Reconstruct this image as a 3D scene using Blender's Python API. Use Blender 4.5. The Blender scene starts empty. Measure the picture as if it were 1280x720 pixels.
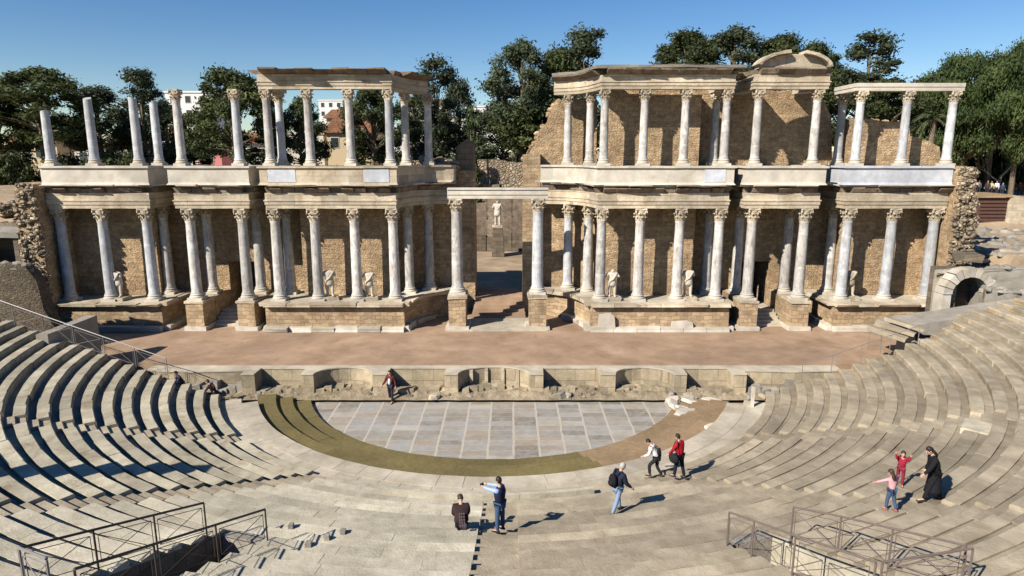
import bpy, bmesh, math, random
from mathutils import Vector, Matrix, noise
rnd = random.Random(11)
RAD = math.radians
sc = bpy.context.scene
COL = sc.collection
# ------------------------------------------------------------------ camera numbers (used to survey the place)
F, TH, CAMZ = 820.0, RAD(11.5), 12.7
CX, CY = -0.95, 36.0          # centre of the orchestra circle
R0, TR, RISE, ZR = 14.5, 0.70, 0.224, 0.70
NROWS = 24

def ray(px, py):
    a, b = px - 640.0, 360.0 - py
    return Vector((a, F*math.cos(TH) + b*math.sin(TH), -F*math.sin(TH) + b*math.cos(TH)))
def P(px, py, z):             # survey point on a level plane
    d = ray(px, py); t = (z - CAMZ)/d.z
    return Vector((0, 0, CAMZ)) + d*t
def PY(px, py, y):            # survey point on a vertical plane
    d = ray(px, py); t = y/d.y
    return Vector((0, 0, CAMZ)) + d*t
def rad(x, y): return math.hypot(x-CX, y-CY)
def seat_z(x, y):
    n = math.floor((rad(x, y)-R0)/TR)
    return ZR if n < 0 else ZR + RISE*(n+1)
def seat(px, py):             # survey point on the stepped seating
    best = None
    for n in range(NROWS, -2, -1):
        z = ZR + RISE*(n+1); p = P(px, py, z); r = rad(p.x, p.y)
        a, b = R0+n*TR, R0+(n+1)*TR
        e = 0 if a <= r < b else min(abs(r-a), abs(r-b))
        if best is None or e < best[0]-1e-6: best = (e, p)
    return best[1]
SHIFT = [0.0]                 # the orchestra's own rings are struck from a centre a little nearer the audience
def pol(a, r, z=0.0):         # angle from the axis towards the audience (deg, + = +x)
    return Vector((CX + r*math.sin(RAD(a)), CY - SHIFT[0] - r*math.cos(RAD(a)), z))

# ------------------------------------------------------------------ mesh builder
class MB:
    def __init__(s): s.v = []; s.f = []; s.t = []; s.tint = 1.0
    def add(s, vs, fs):
        o = len(s.v); s.v += [tuple(v) for v in vs]
        for f in fs: s.f.append([o+i for i in f]); s.t.append(s.tint)
    def box(s, x0, x1, y0, y1, z0, z1, M=None, j=0.0):
        vs = [Vector((x, y, z)) for z in (z0, z1) for y in (y0, y1) for x in (x0, x1)]
        if j: vs = [v+Vector((rnd.uniform(-j, j), rnd.uniform(-j, j), rnd.uniform(-j, j))) for v in vs]
        if M is not None: vs = [M @ v for v in vs]
        s.add(vs, [(0,2,3,1),(4,5,7,6),(0,1,5,4),(2,6,7,3),(0,4,6,2),(1,3,7,5)])
    def prism_xy(s, poly, z0, z1):
        n = len(poly); area = sum(poly[i][0]*poly[(i+1)%n][1]-poly[(i+1)%n][0]*poly[i][1] for i in range(n))
        if area < 0: poly = poly[::-1]
        vs = [(x, y, z0) for x, y in poly]+[(x, y, z1) for x, y in poly]
        s.add(vs, [list(range(n))[::-1], list(range(n, 2*n))]+[(i, (i+1)%n, n+(i+1)%n, n+i) for i in range(n)])
    def prism_xz(s, poly, y0, y1, j=0.0, M=None):
        n = len(poly); area = sum(poly[i][0]*poly[(i+1)%n][1]-poly[(i+1)%n][0]*poly[i][1] for i in range(n))
        if area < 0: poly = poly[::-1]
        vs = [(x, y0+rnd.uniform(-j, j), z) for x, z in poly]+[(x, y1+rnd.uniform(-j, j), z) for x, z in poly]
        if M is not None: vs = [M @ Vector(v) for v in vs]
        s.add(vs, [list(range(n)), list(range(n, 2*n))[::-1]]+[(i, n+i, n+(i+1)%n, (i+1)%n) for i in range(n)])
    def lathe(s, cx, cy, prof, n=16, M=None):
        vs = []
        for r, z in prof:
            for k in range(n):
                a = 2*math.pi*k/n; vs.append(Vector((cx+r*math.cos(a), cy+r*math.sin(a), z)))
        if M is not None: vs = [M @ v for v in vs]
        m = len(prof); fs = []
        for i in range(m-1):
            for k in range(n):
                fs.append((i*n+k, i*n+(k+1)%n, (i+1)*n+(k+1)%n, (i+1)*n+k))
        fs += [list(range(n))[::-1], [(m-1)*n+k for k in range(n)]]
        s.add(vs, fs)
    def tube(s, pts, rr, n=6):
        pts = [Vector(p) for p in pts]
        if not hasattr(rr, '__len__'): rr = [rr]*len(pts)
        vs = []; u = None
        for i, p in enumerate(pts):
            d = (pts[min(i+1, len(pts)-1)]-pts[max(i-1, 0)])
            if d.length < 1e-6: d = Vector((0,0,1))
            d.normalize()
            if u is None: u = d.orthogonal().normalized()
            u = (u-d*u.dot(d)); u = u.normalized() if u.length > 1e-5 else d.orthogonal().normalized()
            w = d.cross(u)
            for k in range(n):
                a = 2*math.pi*k/n; vs.append(p+(u*math.cos(a)+w*math.sin(a))*rr[i])
        m = len(pts); fs = []
        for i in range(m-1):
            for k in range(n): fs.append((i*n+k, i*n+(k+1)%n, (i+1)*n+(k+1)%n, (i+1)*n+k))
        fs += [list(range(n))[::-1], [(m-1)*n+k for k in range(n)]]
        s.add(vs, fs)
    def sweep(s, path, prof, j=0.0):       # prof: closed ring of (out, z); path runs +x with the audience on its right
        n = len(path); m = len(prof); vs = []
        for i in range(n):
            p = Vector(path[i]); ns = []
            if i > 0: d = (p-Vector(path[i-1])).normalized(); ns.append(Vector((d.y, -d.x)))
            if i < n-1: d = (Vector(path[i+1])-p).normalized(); ns.append(Vector((d.y, -d.x)))
            mm = ns[0] if len(ns) == 1 else (ns[0]+ns[1])/max(0.3, 1+ns[0].dot(ns[1]))
            for o, z in prof:
                q = p+mm*o; jj = rnd.uniform(-j, j) if j else 0
                vs.append((q.x, q.y, z+jj))
        fs = []
        for i in range(n-1):
            for k in range(m): fs.append((i*m+k, i*m+(k+1)%m, (i+1)*m+(k+1)%m, (i+1)*m+k))
        fs += [list(range(m)), [(n-1)*m+k for k in range(m)][::-1]]
        s.add(vs, fs)
    def ball(s, c, r, sx=1, sy=1, sz=1, seg=8, rings=6, j=0.0, M=None):
        vs = []; fs = []
        for i in range(rings+1):
            ph = math.pi*i/rings
            for k in range(seg):
                a = 2*math.pi*k/seg; q = r*(1+rnd.uniform(-j, j))
                v = Vector((q*sx*math.sin(ph)*math.cos(a), q*sy*math.sin(ph)*math.sin(a), q*sz*math.cos(ph)))
                if M is not None: v = M @ v
                vs.append(v+Vector(c))
        for i in range(rings):
            for k in range(seg): fs.append((i*seg+k, (i+1)*seg+k, (i+1)*seg+(k+1)%seg, i*seg+(k+1)%seg))
        s.add(vs, fs)
    def build(s, name, m, parent=None, smooth=False, org=None):
        if org is None: org = ORG.get(parent.name, Vector((0,0,0))) if parent else Vector((0,0,0))
        me = bpy.data.meshes.new(name)
        me.from_pydata([(x-org[0], y-org[1], z-org[2]) for x, y, z in s.v], [], s.f)
        at = me.attributes.new('tint', 'FLOAT', 'FACE'); at.data.foreach_set('value', s.t)
        bm = bmesh.new(); bm.from_mesh(me); bmesh.ops.recalc_face_normals(bm, faces=bm.faces); bm.to_mesh(me); bm.free()
        if smooth: me.polygons.foreach_set('use_smooth', [True]*len(me.polygons))
        me.materials.append(m)
        return link(name, me, parent, org)
ORG = {}
def link(name, me, parent=None, org=Vector((0,0,0))):
    o = bpy.data.objects.new(name, me); COL.objects.link(o)
    if parent: o.parent = parent
    else: o.location = org
    ORG[o.name] = Vector(org)
    return o
def thing(name, label, cat, loc=(0,0,0), group=None, kind=None):
    o = bpy.data.objects.new(name, None); COL.objects.link(o); o.location = loc; o.empty_display_size = .3
    ORG[o.name] = Vector(loc); return tag(o, label, cat, group, kind)
def tag(o, label, cat, group=None, kind=None):
    o['label'] = label; o['category'] = cat
    if group: o['group'] = group
    if kind: o['kind'] = kind
    return o
def struct(o): o['kind'] = 'structure'; return o
def place(me_obj_mesh, name, parent, loc, rz=0, sc_=1.0):   # a child that reuses a mesh
    o = bpy.data.objects.new(name, me_obj_mesh); COL.objects.link(o); o.parent = parent
    o.location = Vector(loc)-ORG.get(parent.name, Vector((0,0,0))); o.rotation_euler = (0,0,rz)
    o.scale = (sc_,)*3 if not hasattr(sc_, '__len__') else sc_
    ORG[o.name] = Vector(loc); return o

# ------------------------------------------------------------------ materials
class NT:
    def __init__(s, name):
        s.m = bpy.data.materials.new(name); s.m.use_nodes = True; s.n = s.m.node_tree.nodes; s.l = s.m.node_tree.links
        s.b = s.n['Principled BSDF']; s.pos = s.n.new('ShaderNodeNewGeometry').outputs['Position']
    def node(s, t, **k):
        nd = s.n.new(t)
        for a, v in k.items():
            if a in nd.inputs: nd.inputs[a].default_value = v
            else: setattr(nd, a, v)
        return nd
    def mix(s, f, a, b, mode='MIX'):
        nd = s.n.new('ShaderNodeMix'); nd.data_type = 'RGBA'; nd.blend_type = mode
        for k, v in ((0, f), (6, a), (7, b)):
            sock = nd.inputs[k]
            if isinstance(v, bpy.types.NodeSocket): s.l.new(v, sock)
            elif isinstance(v, (int, float)): sock.default_value = v if k == 0 else (v, v, v, 1)
            else: sock.default_value = (*v[:3], 1)
        return nd.outputs[2]
    def math(s, op, a, b=0.0, c=0.0):
        nd = s.n.new('ShaderNodeMath'); nd.operation = op
        for i, v in enumerate((a, b, c)):
            if isinstance(v, bpy.types.NodeSocket): s.l.new(v, nd.inputs[i])
            else: nd.inputs[i].default_value = v
        return nd.outputs[0]
    def noise(s, scale, detail=5, rough=.6, vec=None, dist=0.0):
        nd = s.node('ShaderNodeTexNoise'); nd.inputs['Scale'].default_value = scale; nd.inputs['Detail'].default_value = detail
        nd.inputs['Roughness'].default_value = rough; nd.inputs['Distortion'].default_value = dist
        s.l.new(vec or s.pos, nd.inputs['Vector']); return nd.outputs['Fac']
    def ramp(s, f, stops):
        nd = s.n.new('ShaderNodeValToRGB'); e = nd.color_ramp.elements
        e[0].position = stops[0][0]; e[1].position = stops[-1][0]
        for p, c in stops[1:-1]: e.new(p)
        for i, (p, c) in enumerate(stops):
            e[i].color = (*c, 1) if hasattr(c, '__len__') else (c, c, c, 1)
        s.l.new(f, nd.inputs[0]); return nd.outputs[0]
    def bump(s, h, strength=.5, dist=.05, prev=None):
        nd = s.node('ShaderNodeBump'); nd.inputs['Strength'].default_value = strength; nd.inputs['Distance'].default_value = dist
        s.l.new(h, nd.inputs['Height'])
        if prev: s.l.new(prev, nd.inputs['Normal'])
        return nd.outputs[0]
    def uvwall(s, wob=.0):
        sp = s.n.new('ShaderNodeSeparateXYZ'); s.l.new(s.pos, sp.inputs[0]); cb = s.n.new('ShaderNodeCombineXYZ')
        u = s.math('ADD', sp.outputs[0], sp.outputs[1]); v = sp.outputs[2]
        if wob:
            n1 = s.noise(1.3, 3); n2 = s.noise(1.9, 3)
            u = s.math('ADD', u, s.math('MULTIPLY', n1, wob)); v = s.math('ADD', v, s.math('MULTIPLY', n2, wob))
        s.l.new(u, cb.inputs[0]); s.l.new(v, cb.inputs[1]); return cb.outputs[0]
    def out(s, col, rough=.9, nrm=None, spec=.25):
        if isinstance(col, bpy.types.NodeSocket): s.l.new(col, s.b.inputs['Base Color'])
        else: s.b.inputs['Base Color'].default_value = (*col, 1)
        s.b.inputs['Roughness'].default_value = rough; s.b.inputs['Specular IOR Level'].default_value = spec
        if nrm: s.l.new(nrm, s.b.inputs['Normal'])
        return s.m
def stone(name, c1, c2, scale=1.2, bump=.5, bd=.05, rough=.92, brick=None, rubble=None, stain=(.16,.13,.09), st=.35, tint=True, fine=14, streak=False):
    t = NT(name); col = t.mix(t.ramp(t.noise(scale, 6, .65), [(.3, 0), (.7, 1)]), c1, c2)
    big = t.ramp(t.noise(.33, 4), [(.35, .78), (.65, 1.1)]); col = t.mix(1.0, col, big, 'MULTIPLY')
    if brick:
        bn = t.node('ShaderNodeTexBrick'); t.l.new(t.uvwall(brick[3] if len(brick) > 3 else .05), bn.inputs['Vector'])
        bn.inputs['Scale'].default_value = 1; bn.inputs['Brick Width'].default_value = brick[0]; bn.inputs['Row Height'].default_value = brick[1]
        bn.inputs['Mortar Size'].default_value = brick[2]; bn.inputs['Mortar Smooth'].default_value = .4; bn.inputs['Bias'].default_value = 0
        bn.inputs['Color1'].default_value = (.72,.70,.66,1); bn.inputs['Color2'].default_value = (1.2,1.14,1.05,1); bn.inputs['Mortar'].default_value = (.62,.56,.48,1)
        col = t.mix(brick[4] if len(brick) > 4 else .85, col, bn.outputs['Color'], 'MULTIPLY')
    if rubble:
        rs, rz, re, ra = rubble if hasattr(rubble, '__len__') else (rubble, 1.0, .45, .33)
        mp = t.node('ShaderNodeMapping'); mp.inputs['Scale'].default_value = (1, 1, rz); t.l.new(t.pos, mp.inputs['Vector'])
        vo = t.node('ShaderNodeTexVoronoi'); vo.inputs['Scale'].default_value = rs; t.l.new(mp.outputs[0], vo.inputs['Vector'])
        ve = t.node('ShaderNodeTexVoronoi', feature='DISTANCE_TO_EDGE'); ve.inputs['Scale'].default_value = rs; t.l.new(mp.outputs[0], ve.inputs['Vector'])
        sv = t.node('ShaderNodeSeparateColor'); t.l.new(vo.outputs['Color'], sv.inputs[0])
        col = t.mix(1.0, col, t.ramp(sv.outputs[0], [(0, 1-ra), (1, 1+ra*.7)]), 'MULTIPLY')
        edge = t.ramp(ve.outputs['Distance'], [(0, re), (.12, 1)]); col = t.mix(1.0, col, edge, 'MULTIPLY')
    if streak:
        mp = t.node('ShaderNodeMapping'); mp.inputs['Scale'].default_value = (1, 1, .22); t.l.new(t.pos, mp.inputs['Vector'])
        col = t.mix(t.ramp(t.noise(5.5, 6, .75, mp.outputs[0], .8), [(.46, 0), (.68, .8)]), col, tuple(x*.62 for x in stain))
        mq = t.node('ShaderNodeMapping'); mq.inputs['Scale'].default_value = (.25, .25, 1); t.l.new(t.pos, mq.inputs['Vector'])
        col = t.mix(t.ramp(t.noise(2.6, 3, .5, mq.outputs[0]), [(.60, 0), (.64, .35)]), col, tuple(x*1.15 for x in c2))
        oi = t.n.new('ShaderNodeObjectInfo'); vv = t.math('MULTIPLY_ADD', oi.outputs['Random'], .34, .76); cc = t.node('ShaderNodeCombineColor')
        for i in range(3): t.l.new(vv, cc.inputs[i])
        col = t.mix(1.0, col, cc.outputs[0], 'MULTIPLY')
    if st: col = t.mix(t.ramp(t.noise(.9, 7, .7, dist=.6), [(.52, 0), (.75, st)]), col, stain)
    if tint:
        a = t.node('ShaderNodeAttribute', attribute_name='tint'); cb = t.node('ShaderNodeCombineColor')
        for i in range(3): t.l.new(a.outputs['Fac'], cb.inputs[i])
        col = t.mix(1.0, col, cb.outputs[0], 'MULTIPLY')
    n = t.bump(t.noise(fine, 6, .7), bump, bd)
    if brick: n = t.bump(t.math('MULTIPLY', bn.outputs['Fac'], -1.0), .6, .04, n)
    if rubble: n = t.bump(t.ramp(ve.outputs['Distance'], [(0, 0), (.25, 1)]), .9 if ra > .3 else .6, .12 if ra > .3 else .05, n)
    return t.out(col, rough, n)
def plain(name, c, rough=.7, var=.15, scale=6, spec=.3, metal=0):
    t = NT(name); col = t.mix(t.noise(scale, 3), tuple(x*(1-var) for x in c), tuple(x*(1+var) for x in c))
    t.b.inputs['Metallic'].default_value = metal
    return t.out(col, rough, None, spec)

M = {}
M['seat'] = stone('seat_stone', (.285,.23,.155), (.455,.385,.275), 1.6, .6, .045, stain=(.17,.14,.09), st=.6)
M['seatP'] = stone('pale_seat_stone', (.37,.325,.235), (.56,.505,.385), 1.8, .6, .045, stain=(.25,.20,.12), st=.55)
M['seatL'] = stone('seat_stone_lichen', (.33,.285,.20), (.49,.44,.325), 1.6, .6, .045, stain=(.15,.10,.04), st=.8)
M['paving'] = stone('paving_stone', (.38,.325,.24), (.54,.475,.365), 1.4, .5, .03, stain=(.2,.165,.10), st=.4)
M['lime'] = stone('carved_limestone', (.40,.33,.235), (.60,.53,.42), 1.3, .8, .06, brick=(1.7,.6,.010,.03), stain=(.24,.17,.10), st=.75)
M['marble'] = stone('white_marble', (.43,.38,.30), (.60,.545,.455), 1.4, .4, .03, .7, stain=(.33,.25,.16), st=.65)
M['greymarble'] = stone('grey_marble', (.40,.41,.44), (.57,.575,.59), 1.8, .35, .03, .65, stain=(.30,.27,.24), st=.5)
M['shaft'] = stone('column_marble', (.43,.40,.36), (.68,.645,.59), 2.6, .5, .04, .75, stain=(.30,.25,.20), st=.6, streak=True)
M['shaftB'] = stone('bluish_column_marble', (.37,.372,.375), (.58,.58,.58), 2.6, .5, .04, .75, stain=(.40,.37,.33), st=.6, streak=True)
M['cornice'] = stone('weathered_shaded_cornice', (.12,.085,.06), (.31,.24,.17), 2.6, .8, .07, stain=(.09,.07,.05), st=.6)  # weathered brown, darkened further for the shade under the cornices
M['ashlar'] = stone('ashlar_masonry', (.32,.225,.135), (.52,.405,.27), 1.6, .8, .06, brick=(.52,.26,.018,.34), stain=(.18,.12,.07), st=.65)
M['brickwall'] = stone('rubble_faced_wall', (.31,.205,.115), (.57,.425,.265), 2.6, .8, .06, brick=(.62,.31,.014,.16,.5), rubble=(5.4, 1.7, .9, .18), stain=(.15,.09,.05), st=.75)
M['rubble'] = stone('rubble_core', (.30,.225,.145), (.50,.40,.275), 2.0, .8, .07, rubble=3.2, stain=(.18,.12,.07), st=.4)
M['darkstone'] = stone('dark_stone_shade_wall', (.13,.105,.08), (.22,.18,.135), 1.2, .7, .06, brick=(.8,.4,.02,.08))  # dark stone colour that also paints shade into wells, passages and jamb
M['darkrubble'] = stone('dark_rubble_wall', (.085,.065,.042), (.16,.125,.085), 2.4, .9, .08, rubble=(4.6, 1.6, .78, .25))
M['concrete'] = stone('roman_concrete', (.26,.235,.19), (.38,.34,.28), 1.6, .8, .06, stain=(.13,.12,.09), st=.5)
M['oldwall'] = stone('grey_worn_wall', (.29,.24,.165), (.46,.395,.285), 1.8, .8, .06, brick=(1.1,.7,.016,.08), stain=(.14,.12,.06), st=.65)
M['moss'] = stone('mossy_step', (.145,.115,.045), (.225,.175,.07), 7.0, .9, .05, stain=(.12,.115,.042), st=.65, fine=30)
M['dryearth'] = stone('brown_earth_step', (.24,.16,.09), (.33,.23,.13), 5.0, .7, .04, stain=(.14,.12,.05), st=.4, fine=30)
M['rubbleearth'] = stone('stony_earth', (.22,.165,.10), (.42,.34,.235), 2.2, 1.0, .10, stain=(.11,.11,.035), st=.85, fine=9)
M['sand'] = stone('sandy_earth', (.275,.18,.11), (.40,.275,.185), .6, .6, .03, stain=(.19,.115,.065), st=.55, tint=False, fine=25)
M['earth'] = stone('dry_ground', (.29,.205,.13), (.45,.34,.225), .5, .8, .08, stain=(.12,.11,.05), st=.6, tint=False, fine=8)
M['wood'] = plain('dark_red_wood', (.10,.05,.035), .7, .3, 5)
M['metal'] = plain('brown_painted_steel', (.055,.042,.035), .5, .2, 9, .4)
M['brownmetal'] = plain('worn_brown_steel', (.15,.115,.095), .5, .25, 9, .4)
M['greymetal'] = plain('pale_steel', (.20,.18,.165), .45, .15, 9, .5)
M['bark'] = stone('bark', (.10,.075,.05), (.19,.15,.105), 4, .9, .05, tint=False)
M['palebark'] = stone('pale_bark', (.25,.22,.18), (.36,.32,.27), 4, .6, .03, tint=False)
def leaf(name, c1, c2, c3):
    t = NT(name); a = t.node('ShaderNodeAttribute', attribute_name='tint')
    oi = t.n.new('ShaderNodeObjectInfo')
    col = t.ramp(a.outputs['Fac'], [(0, c1), (.55, c2), (1, c3)])
    hs = t.node('ShaderNodeHueSaturation'); t.l.new(col, hs.inputs['Color'])
    t.l.new(t.math('MULTIPLY_ADD', oi.outputs['Random'], .5, .78), hs.inputs['Value'])
    t.b.inputs['Subsurface Weight'].default_value = 0
    m = t.out(hs.outputs[0], .65, None, .25)
    tr = t.n.new('ShaderNodeBsdfTranslucent'); t.l.new(hs.outputs[0], tr.inputs[0])
    mx = t.n.new('ShaderNodeMixShader'); mx.inputs[0].default_value = .25
    t.l.new(t.b.outputs[0], mx.inputs[1]); t.l.new(tr.outputs[0], mx.inputs[2])
    t.l.new(mx.outputs[0], t.n['Material Output'].inputs[0]); return m
M['leafdark'] = leaf('dark_foliage', (.030,.040,.013), (.060,.075,.024), (.12,.135,.046))
M['leafgrey'] = leaf('grey_green_foliage', (.030,.042,.022), (.062,.078,.038), (.125,.14,.075))
M['leafpine'] = leaf('pine_foliage', (.022,.036,.010), (.046,.066,.018), (.095,.115,.038))
M['leafpalm'] = leaf('palm_foliage', (.04,.055,.02), (.08,.10,.04), (.14,.15,.07))
M['grass'] = leaf('grass_blades', (.09,.12,.03), (.14,.18,.05), (.21,.23,.08))
def paved_floor():
    t = NT('orchestra_marble'); sp = t.n.new('ShaderNodeSeparateXYZ'); t.l.new(t.pos, sp.inputs[0])
    wob = t.math('MULTIPLY_ADD', t.noise(1.1, 4, .7), .16, -.08)
    u = t.math('DIVIDE', t.math('ADD', t.math('ADD', sp.outputs[0], wob), 100.55), 1.13); v = t.math('DIVIDE', t.math('ADD', t.math('ADD', sp.outputs[1], wob), 100.2), .54)
    v2 = t.math('DIVIDE', v, 2.0)
    fu, fv = t.math('FRACT', u), t.math('FRACT', v)
    cell = t.node('ShaderNodeCombineXYZ'); t.l.new(t.math('FLOOR', u), cell.inputs[0]); t.l.new(t.math('FLOOR', v), cell.inputs[1])
    wn = t.node('ShaderNodeTexWhiteNoise'); t.l.new(cell.outputs[0], wn.inputs['Vector'])
    col = t.ramp(wn.outputs['Value'], [(0, (.17,.15,.125)), (.3, (.26,.245,.22)), (.55, (.31,.30,.28)), (.8, (.28,.225,.165)), (1, (.41,.38,.325))])
    col = t.mix(t.ramp(t.noise(2.2, 7, .7, dist=1.0), [(.4, 0), (.7, .6)]), col, (.40,.375,.325))
    col = t.mix(t.ramp(t.noise(.8, 5, .7), [(.47, 0), (.7, .7)]), col, (.25,.20,.135))
    line_u = t.math('LESS_THAN', fu, .085); line_v = t.math('LESS_THAN', fv, .075)
    hid = t.math('GREATER_THAN', t.noise(.9, 3), .42)
    col = t.mix(t.math('MULTIPLY', line_v, t.math('MULTIPLY', hid, .65)), col, (.42,.37,.30))
    col = t.mix(t.math('MULTIPLY', line_u, t.math('MULTIPLY_ADD', hid, .25, .7)), col, (.44,.385,.31))
    crack = t.ramp(t.noise(5, 6, .8), [(.60, 0), (.66, .6)])
    col = t.mix(crack, col, (.20,.17,.13))
    return t.out(col, .75, t.bump(t.noise(9, 5), .3, .03))
M['orch'] = paved_floor()
# ================================================================== ground, one sheet to the horizon
def sst(a, b, x):
    t = max(0.0, min(1.0, (x-a)/(b-a))); return t*t*(3-2*t)
def ground_z(x, y):
    u = x-CX; z = -0.06
    back = sst(49.0, 50.5, y)*2.35 + sst(76.5, 79.0, y)*7.0*(1-sst(36, 44, u))
    right = sst(31.0, 33.5, u)*sst(35.5, 38.5, y)*(6.2 + sst(58.5, 60.5, y)*1.7 + sst(84, 102, y)*2.6)
    left = sst(31.5, 34.0, -u)*sst(38.0, 41.0, y)*(6.6 + sst(46, 58, y)*2.9)
    z = z + max(back, right, left)
    if z > .5 and (abs(u) > 33 or y > 80): z += .35*noise.noise((x*.21, y*.21, 0))+.12*noise.noise((x*.7, y*.7, 3))
    if y > 150: z += sst(150, 600, y)*6
    return z
def grid(lo, hi, st): 
    n = int(round((hi-lo)/st)); return [lo+i*st for i in range(n+1)]
xs = [-2500,-900,-400,-200,-120,-90]+grid(-70, 70, 1.25)+[90,120,200,400,900,2500]
ys = [-300,-80,-30]+grid(0, 30, 6)+grid(32, 110, 1.2)+[116,125,140,165,200,260,400,800,2000,4000]
g = MB(); W = len(xs)
g.add([(x, y, ground_z(x, y)) for y in ys for x in xs], [(j*W+i, j*W+i+1, (j+1)*W+i+1, (j+1)*W+i) for j in range(len(ys)-1) for i in range(W-1)])
struct(g.build('ground', M['earth'], smooth=True))

# ================================================================== orchestra
def arc_pts(r, a0, a1, n): return [(pol(a0+(a1-a0)*i/n, r).x, pol(a0+(a1-a0)*i/n, r).y) for i in range(n+1)]
def end_ang(r, ychord): return math.degrees(math.acos((CY-ychord)/r))
SHIFT[0] = .36
b = MB(); e = end_ang(10.05, 33.1+.36); b.prism_xy(arc_pts(10.05, -e, e, 64), -.3, 0.0)
struct(b.build('orchestra_floor', M['orch']))
def ring_blocks(mb, r0, r1, z0, z1, a0, a1, blen, jz=.006, tv=.12, chip=0.012, gap=.007, tm=1.0):
    """one course of curved blocks, each a separate weathered solid"""
    a = a0
    rm = (r0+r1)/2
    while a < a1-1e-4:
        da = math.degrees(blen*rnd.uniform(.65, 1.35)/rm); b1 = min(a1, a+da)
        if a1-b1 < da*.35: b1 = a1
        g_ = math.degrees(gap/rm); m = max(1, int((b1-a)/2.4)); mb.tint = tm*(1+rnd.uniform(-tv, tv))
        dz = rnd.uniform(-jz, jz); vs = []; dr = rnd.uniform(-chip, chip)
        for i in range(m+1):
            ang = a+g_+(b1-a-2*g_)*i/m
            c = rnd.uniform(0, chip)
            ring = [(r0+dr, z0), (r0+dr, z1+dz-.03-c), (r0+dr+.03+c, z1+dz), (r1, z1+dz), (r1, z0)]
            vs += [pol(ang, r, z) for r, z in ring]
        fs = [(i*5+k, i*5+(k+1)%5, (i+1)*5+(k+1)%5, (i+1)*5+k) for i in range(m) for k in range(5)]
        fs += [tuple(range(5)), tuple(m*5+k for k in range(5))[::-1]]
        mb.add(vs, fs); a = b1
    mb.tint = 1.0
steps = thing('orchestra_steps', 'three low curved brown mossy steps ringing the marble orchestra floor', 'steps', pol(0, 11.3, 0))
for i, (ra, rb) in enumerate(((10.05, 10.9), (10.9, 11.75), (11.75, 12.6))):
    for (sa, sb, mt) in ((-end_ang(ra, 32.75), 22, 'moss'), (22, end_ang(ra, 32.96-.5*i), 'dryearth')):
        mb = MB(); ring_blocks(mb, ra, rb+.05, -.2, .165*(i+1), sa, sb, 2.6, .008, .1, .03, .002)
        mb.build('curved_step', M[mt], steps)
mb = MB(); ring_blocks(mb, 9.95, 10.12, -.2, .06, 8, end_ang(10.05, 32.56), 1.6, .01, .1); mb.build('marble_edging', M['marble'], steps)
walk = MB()
for ra, rb, bl in ((12.6, 13.5, 1.5), (13.5, R0+.3, 1.25)):
    SHIFT[0] = .36 if ra < 13 else 0.0
    ring_blocks(walk, ra, rb, -.2, ZR-(.012 if ra > 13 else 0), -end_ang(ra, 31.2), end_ang(ra, 31.0), bl, .004, .09, .012, .009)
struct(walk.build('path_paving', M['paving'])); SHIFT[0] = 0.0

# ================================================================== seating
PITS = [(-17.7, -14.2, 21.7, 26.2), (16.2, 19.7, 22.4, 26.7)]      # vomitory stair wells: angles and radii
def stairA(r): return 47.8+(r-15.5)*.68
def stairB(r): return 25.4+(r-14.9)*.52
def stairC(r): return math.degrees(math.asin(.57/r))
STAIRS = [(-1, stairA, .95), (-1, stairB, .95), (1, stairC, 1.12), (1, stairB, .95), (1, stairA, .95)]
def eL(r): return end_ang(r, 31.3+.15*(r-14.5))
def eR(r): return end_ang(r, min(34.3, 31.5+.13*(r-14.5)+max(0, r-22)*.45))
def gaps(r):
    out = []
    for sg, fn, w in STAIRS: out.append((sg*fn(r), math.degrees(w/2/r)))
    return out
def pit_cut(r, a0, a1):       # pieces of an arc left after the stair wells
    segs = [(a0, a1)]
    for al, ar, rl, rr in PITS:
        if rl < r < rr:
            new = []
            for s0, s1 in segs:
                if ar <= s0 or al >= s1: new.append((s0, s1)); continue
                if al > s0+.3: new.append((s0, al))
                if ar < s1-.3: new.append((ar, s1))
            segs = new
    return segs
WL = ['wedge of worn seating at the shaded end with deep black shadow on every row',
      'wedge of lichen-yellowed seating between the first two stairways from the shaded end',
      'wedge of pale seating with the shaded stair well and the seated visitor',
      'wedge of tan seating with the sunlit stair well, behind the walking backpacker',
      'wedge of tan seating below the three people with the black-coated woman',
      'wedge of grey curved seating at the sunlit end beside the white arch']
found = MB()
wedges = []
for k in range(6):
    mid = (-72, -42, -12, 14, 42, 72)[k]; org = pol(mid, 20, 3)
    t = thing('seating_wedge', WL[k], 'stone seating', org, 'wedges of stone seating'); wedges.append(t)
    for n in range(NROWS):
        r = R0+n*TR; z = ZR+RISE*(n+1); rm = r+TR/2; jj = rnd.uniform(-.5, .5); G = gaps(rm)
        bounds = [-eL(r)+jj]+[x for c, h in G for x in (c-h, c+h)]+[eR(r)+jj]
        a0, a1 = bounds[2*k], bounds[2*k+1]
        if k in (2, 3) and n == 0:                     # the marble balustrade stands here
            pass
        if a1-a0 < .5: continue
        dp = (.19, .11, .03, .015, .012, .022)[k]
        rt = rnd.uniform(.84, 1.1)
        for s0, s1 in pit_cut(rm, a0, a1):
            mb = MB()
            ring_blocks(mb, r, r+.43, z-RISE-.25, z, s0, s1, (1.6, 1.5, 2.0, 1.9, 1.3, 1.2)[k]*rnd.uniform(.8, 1.2), .008 if k in (2, 3) else .013, (.13, .13, .08, .09, .13, .13)[k], .014 if k in (2, 3) else .03, .004, rt)
            ring_blocks(mb, r+.42, r+TR+.12, z-RISE-.25, z-dp, s0, s1, 1.6, .006, .10, .01, .003, rt*(.80 if k > 1 else .9))
            mb.build('seat_row', M[('seatL', 'seatL', 'seatP', 'seat', 'seat', 'seat')[k]], t)
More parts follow.
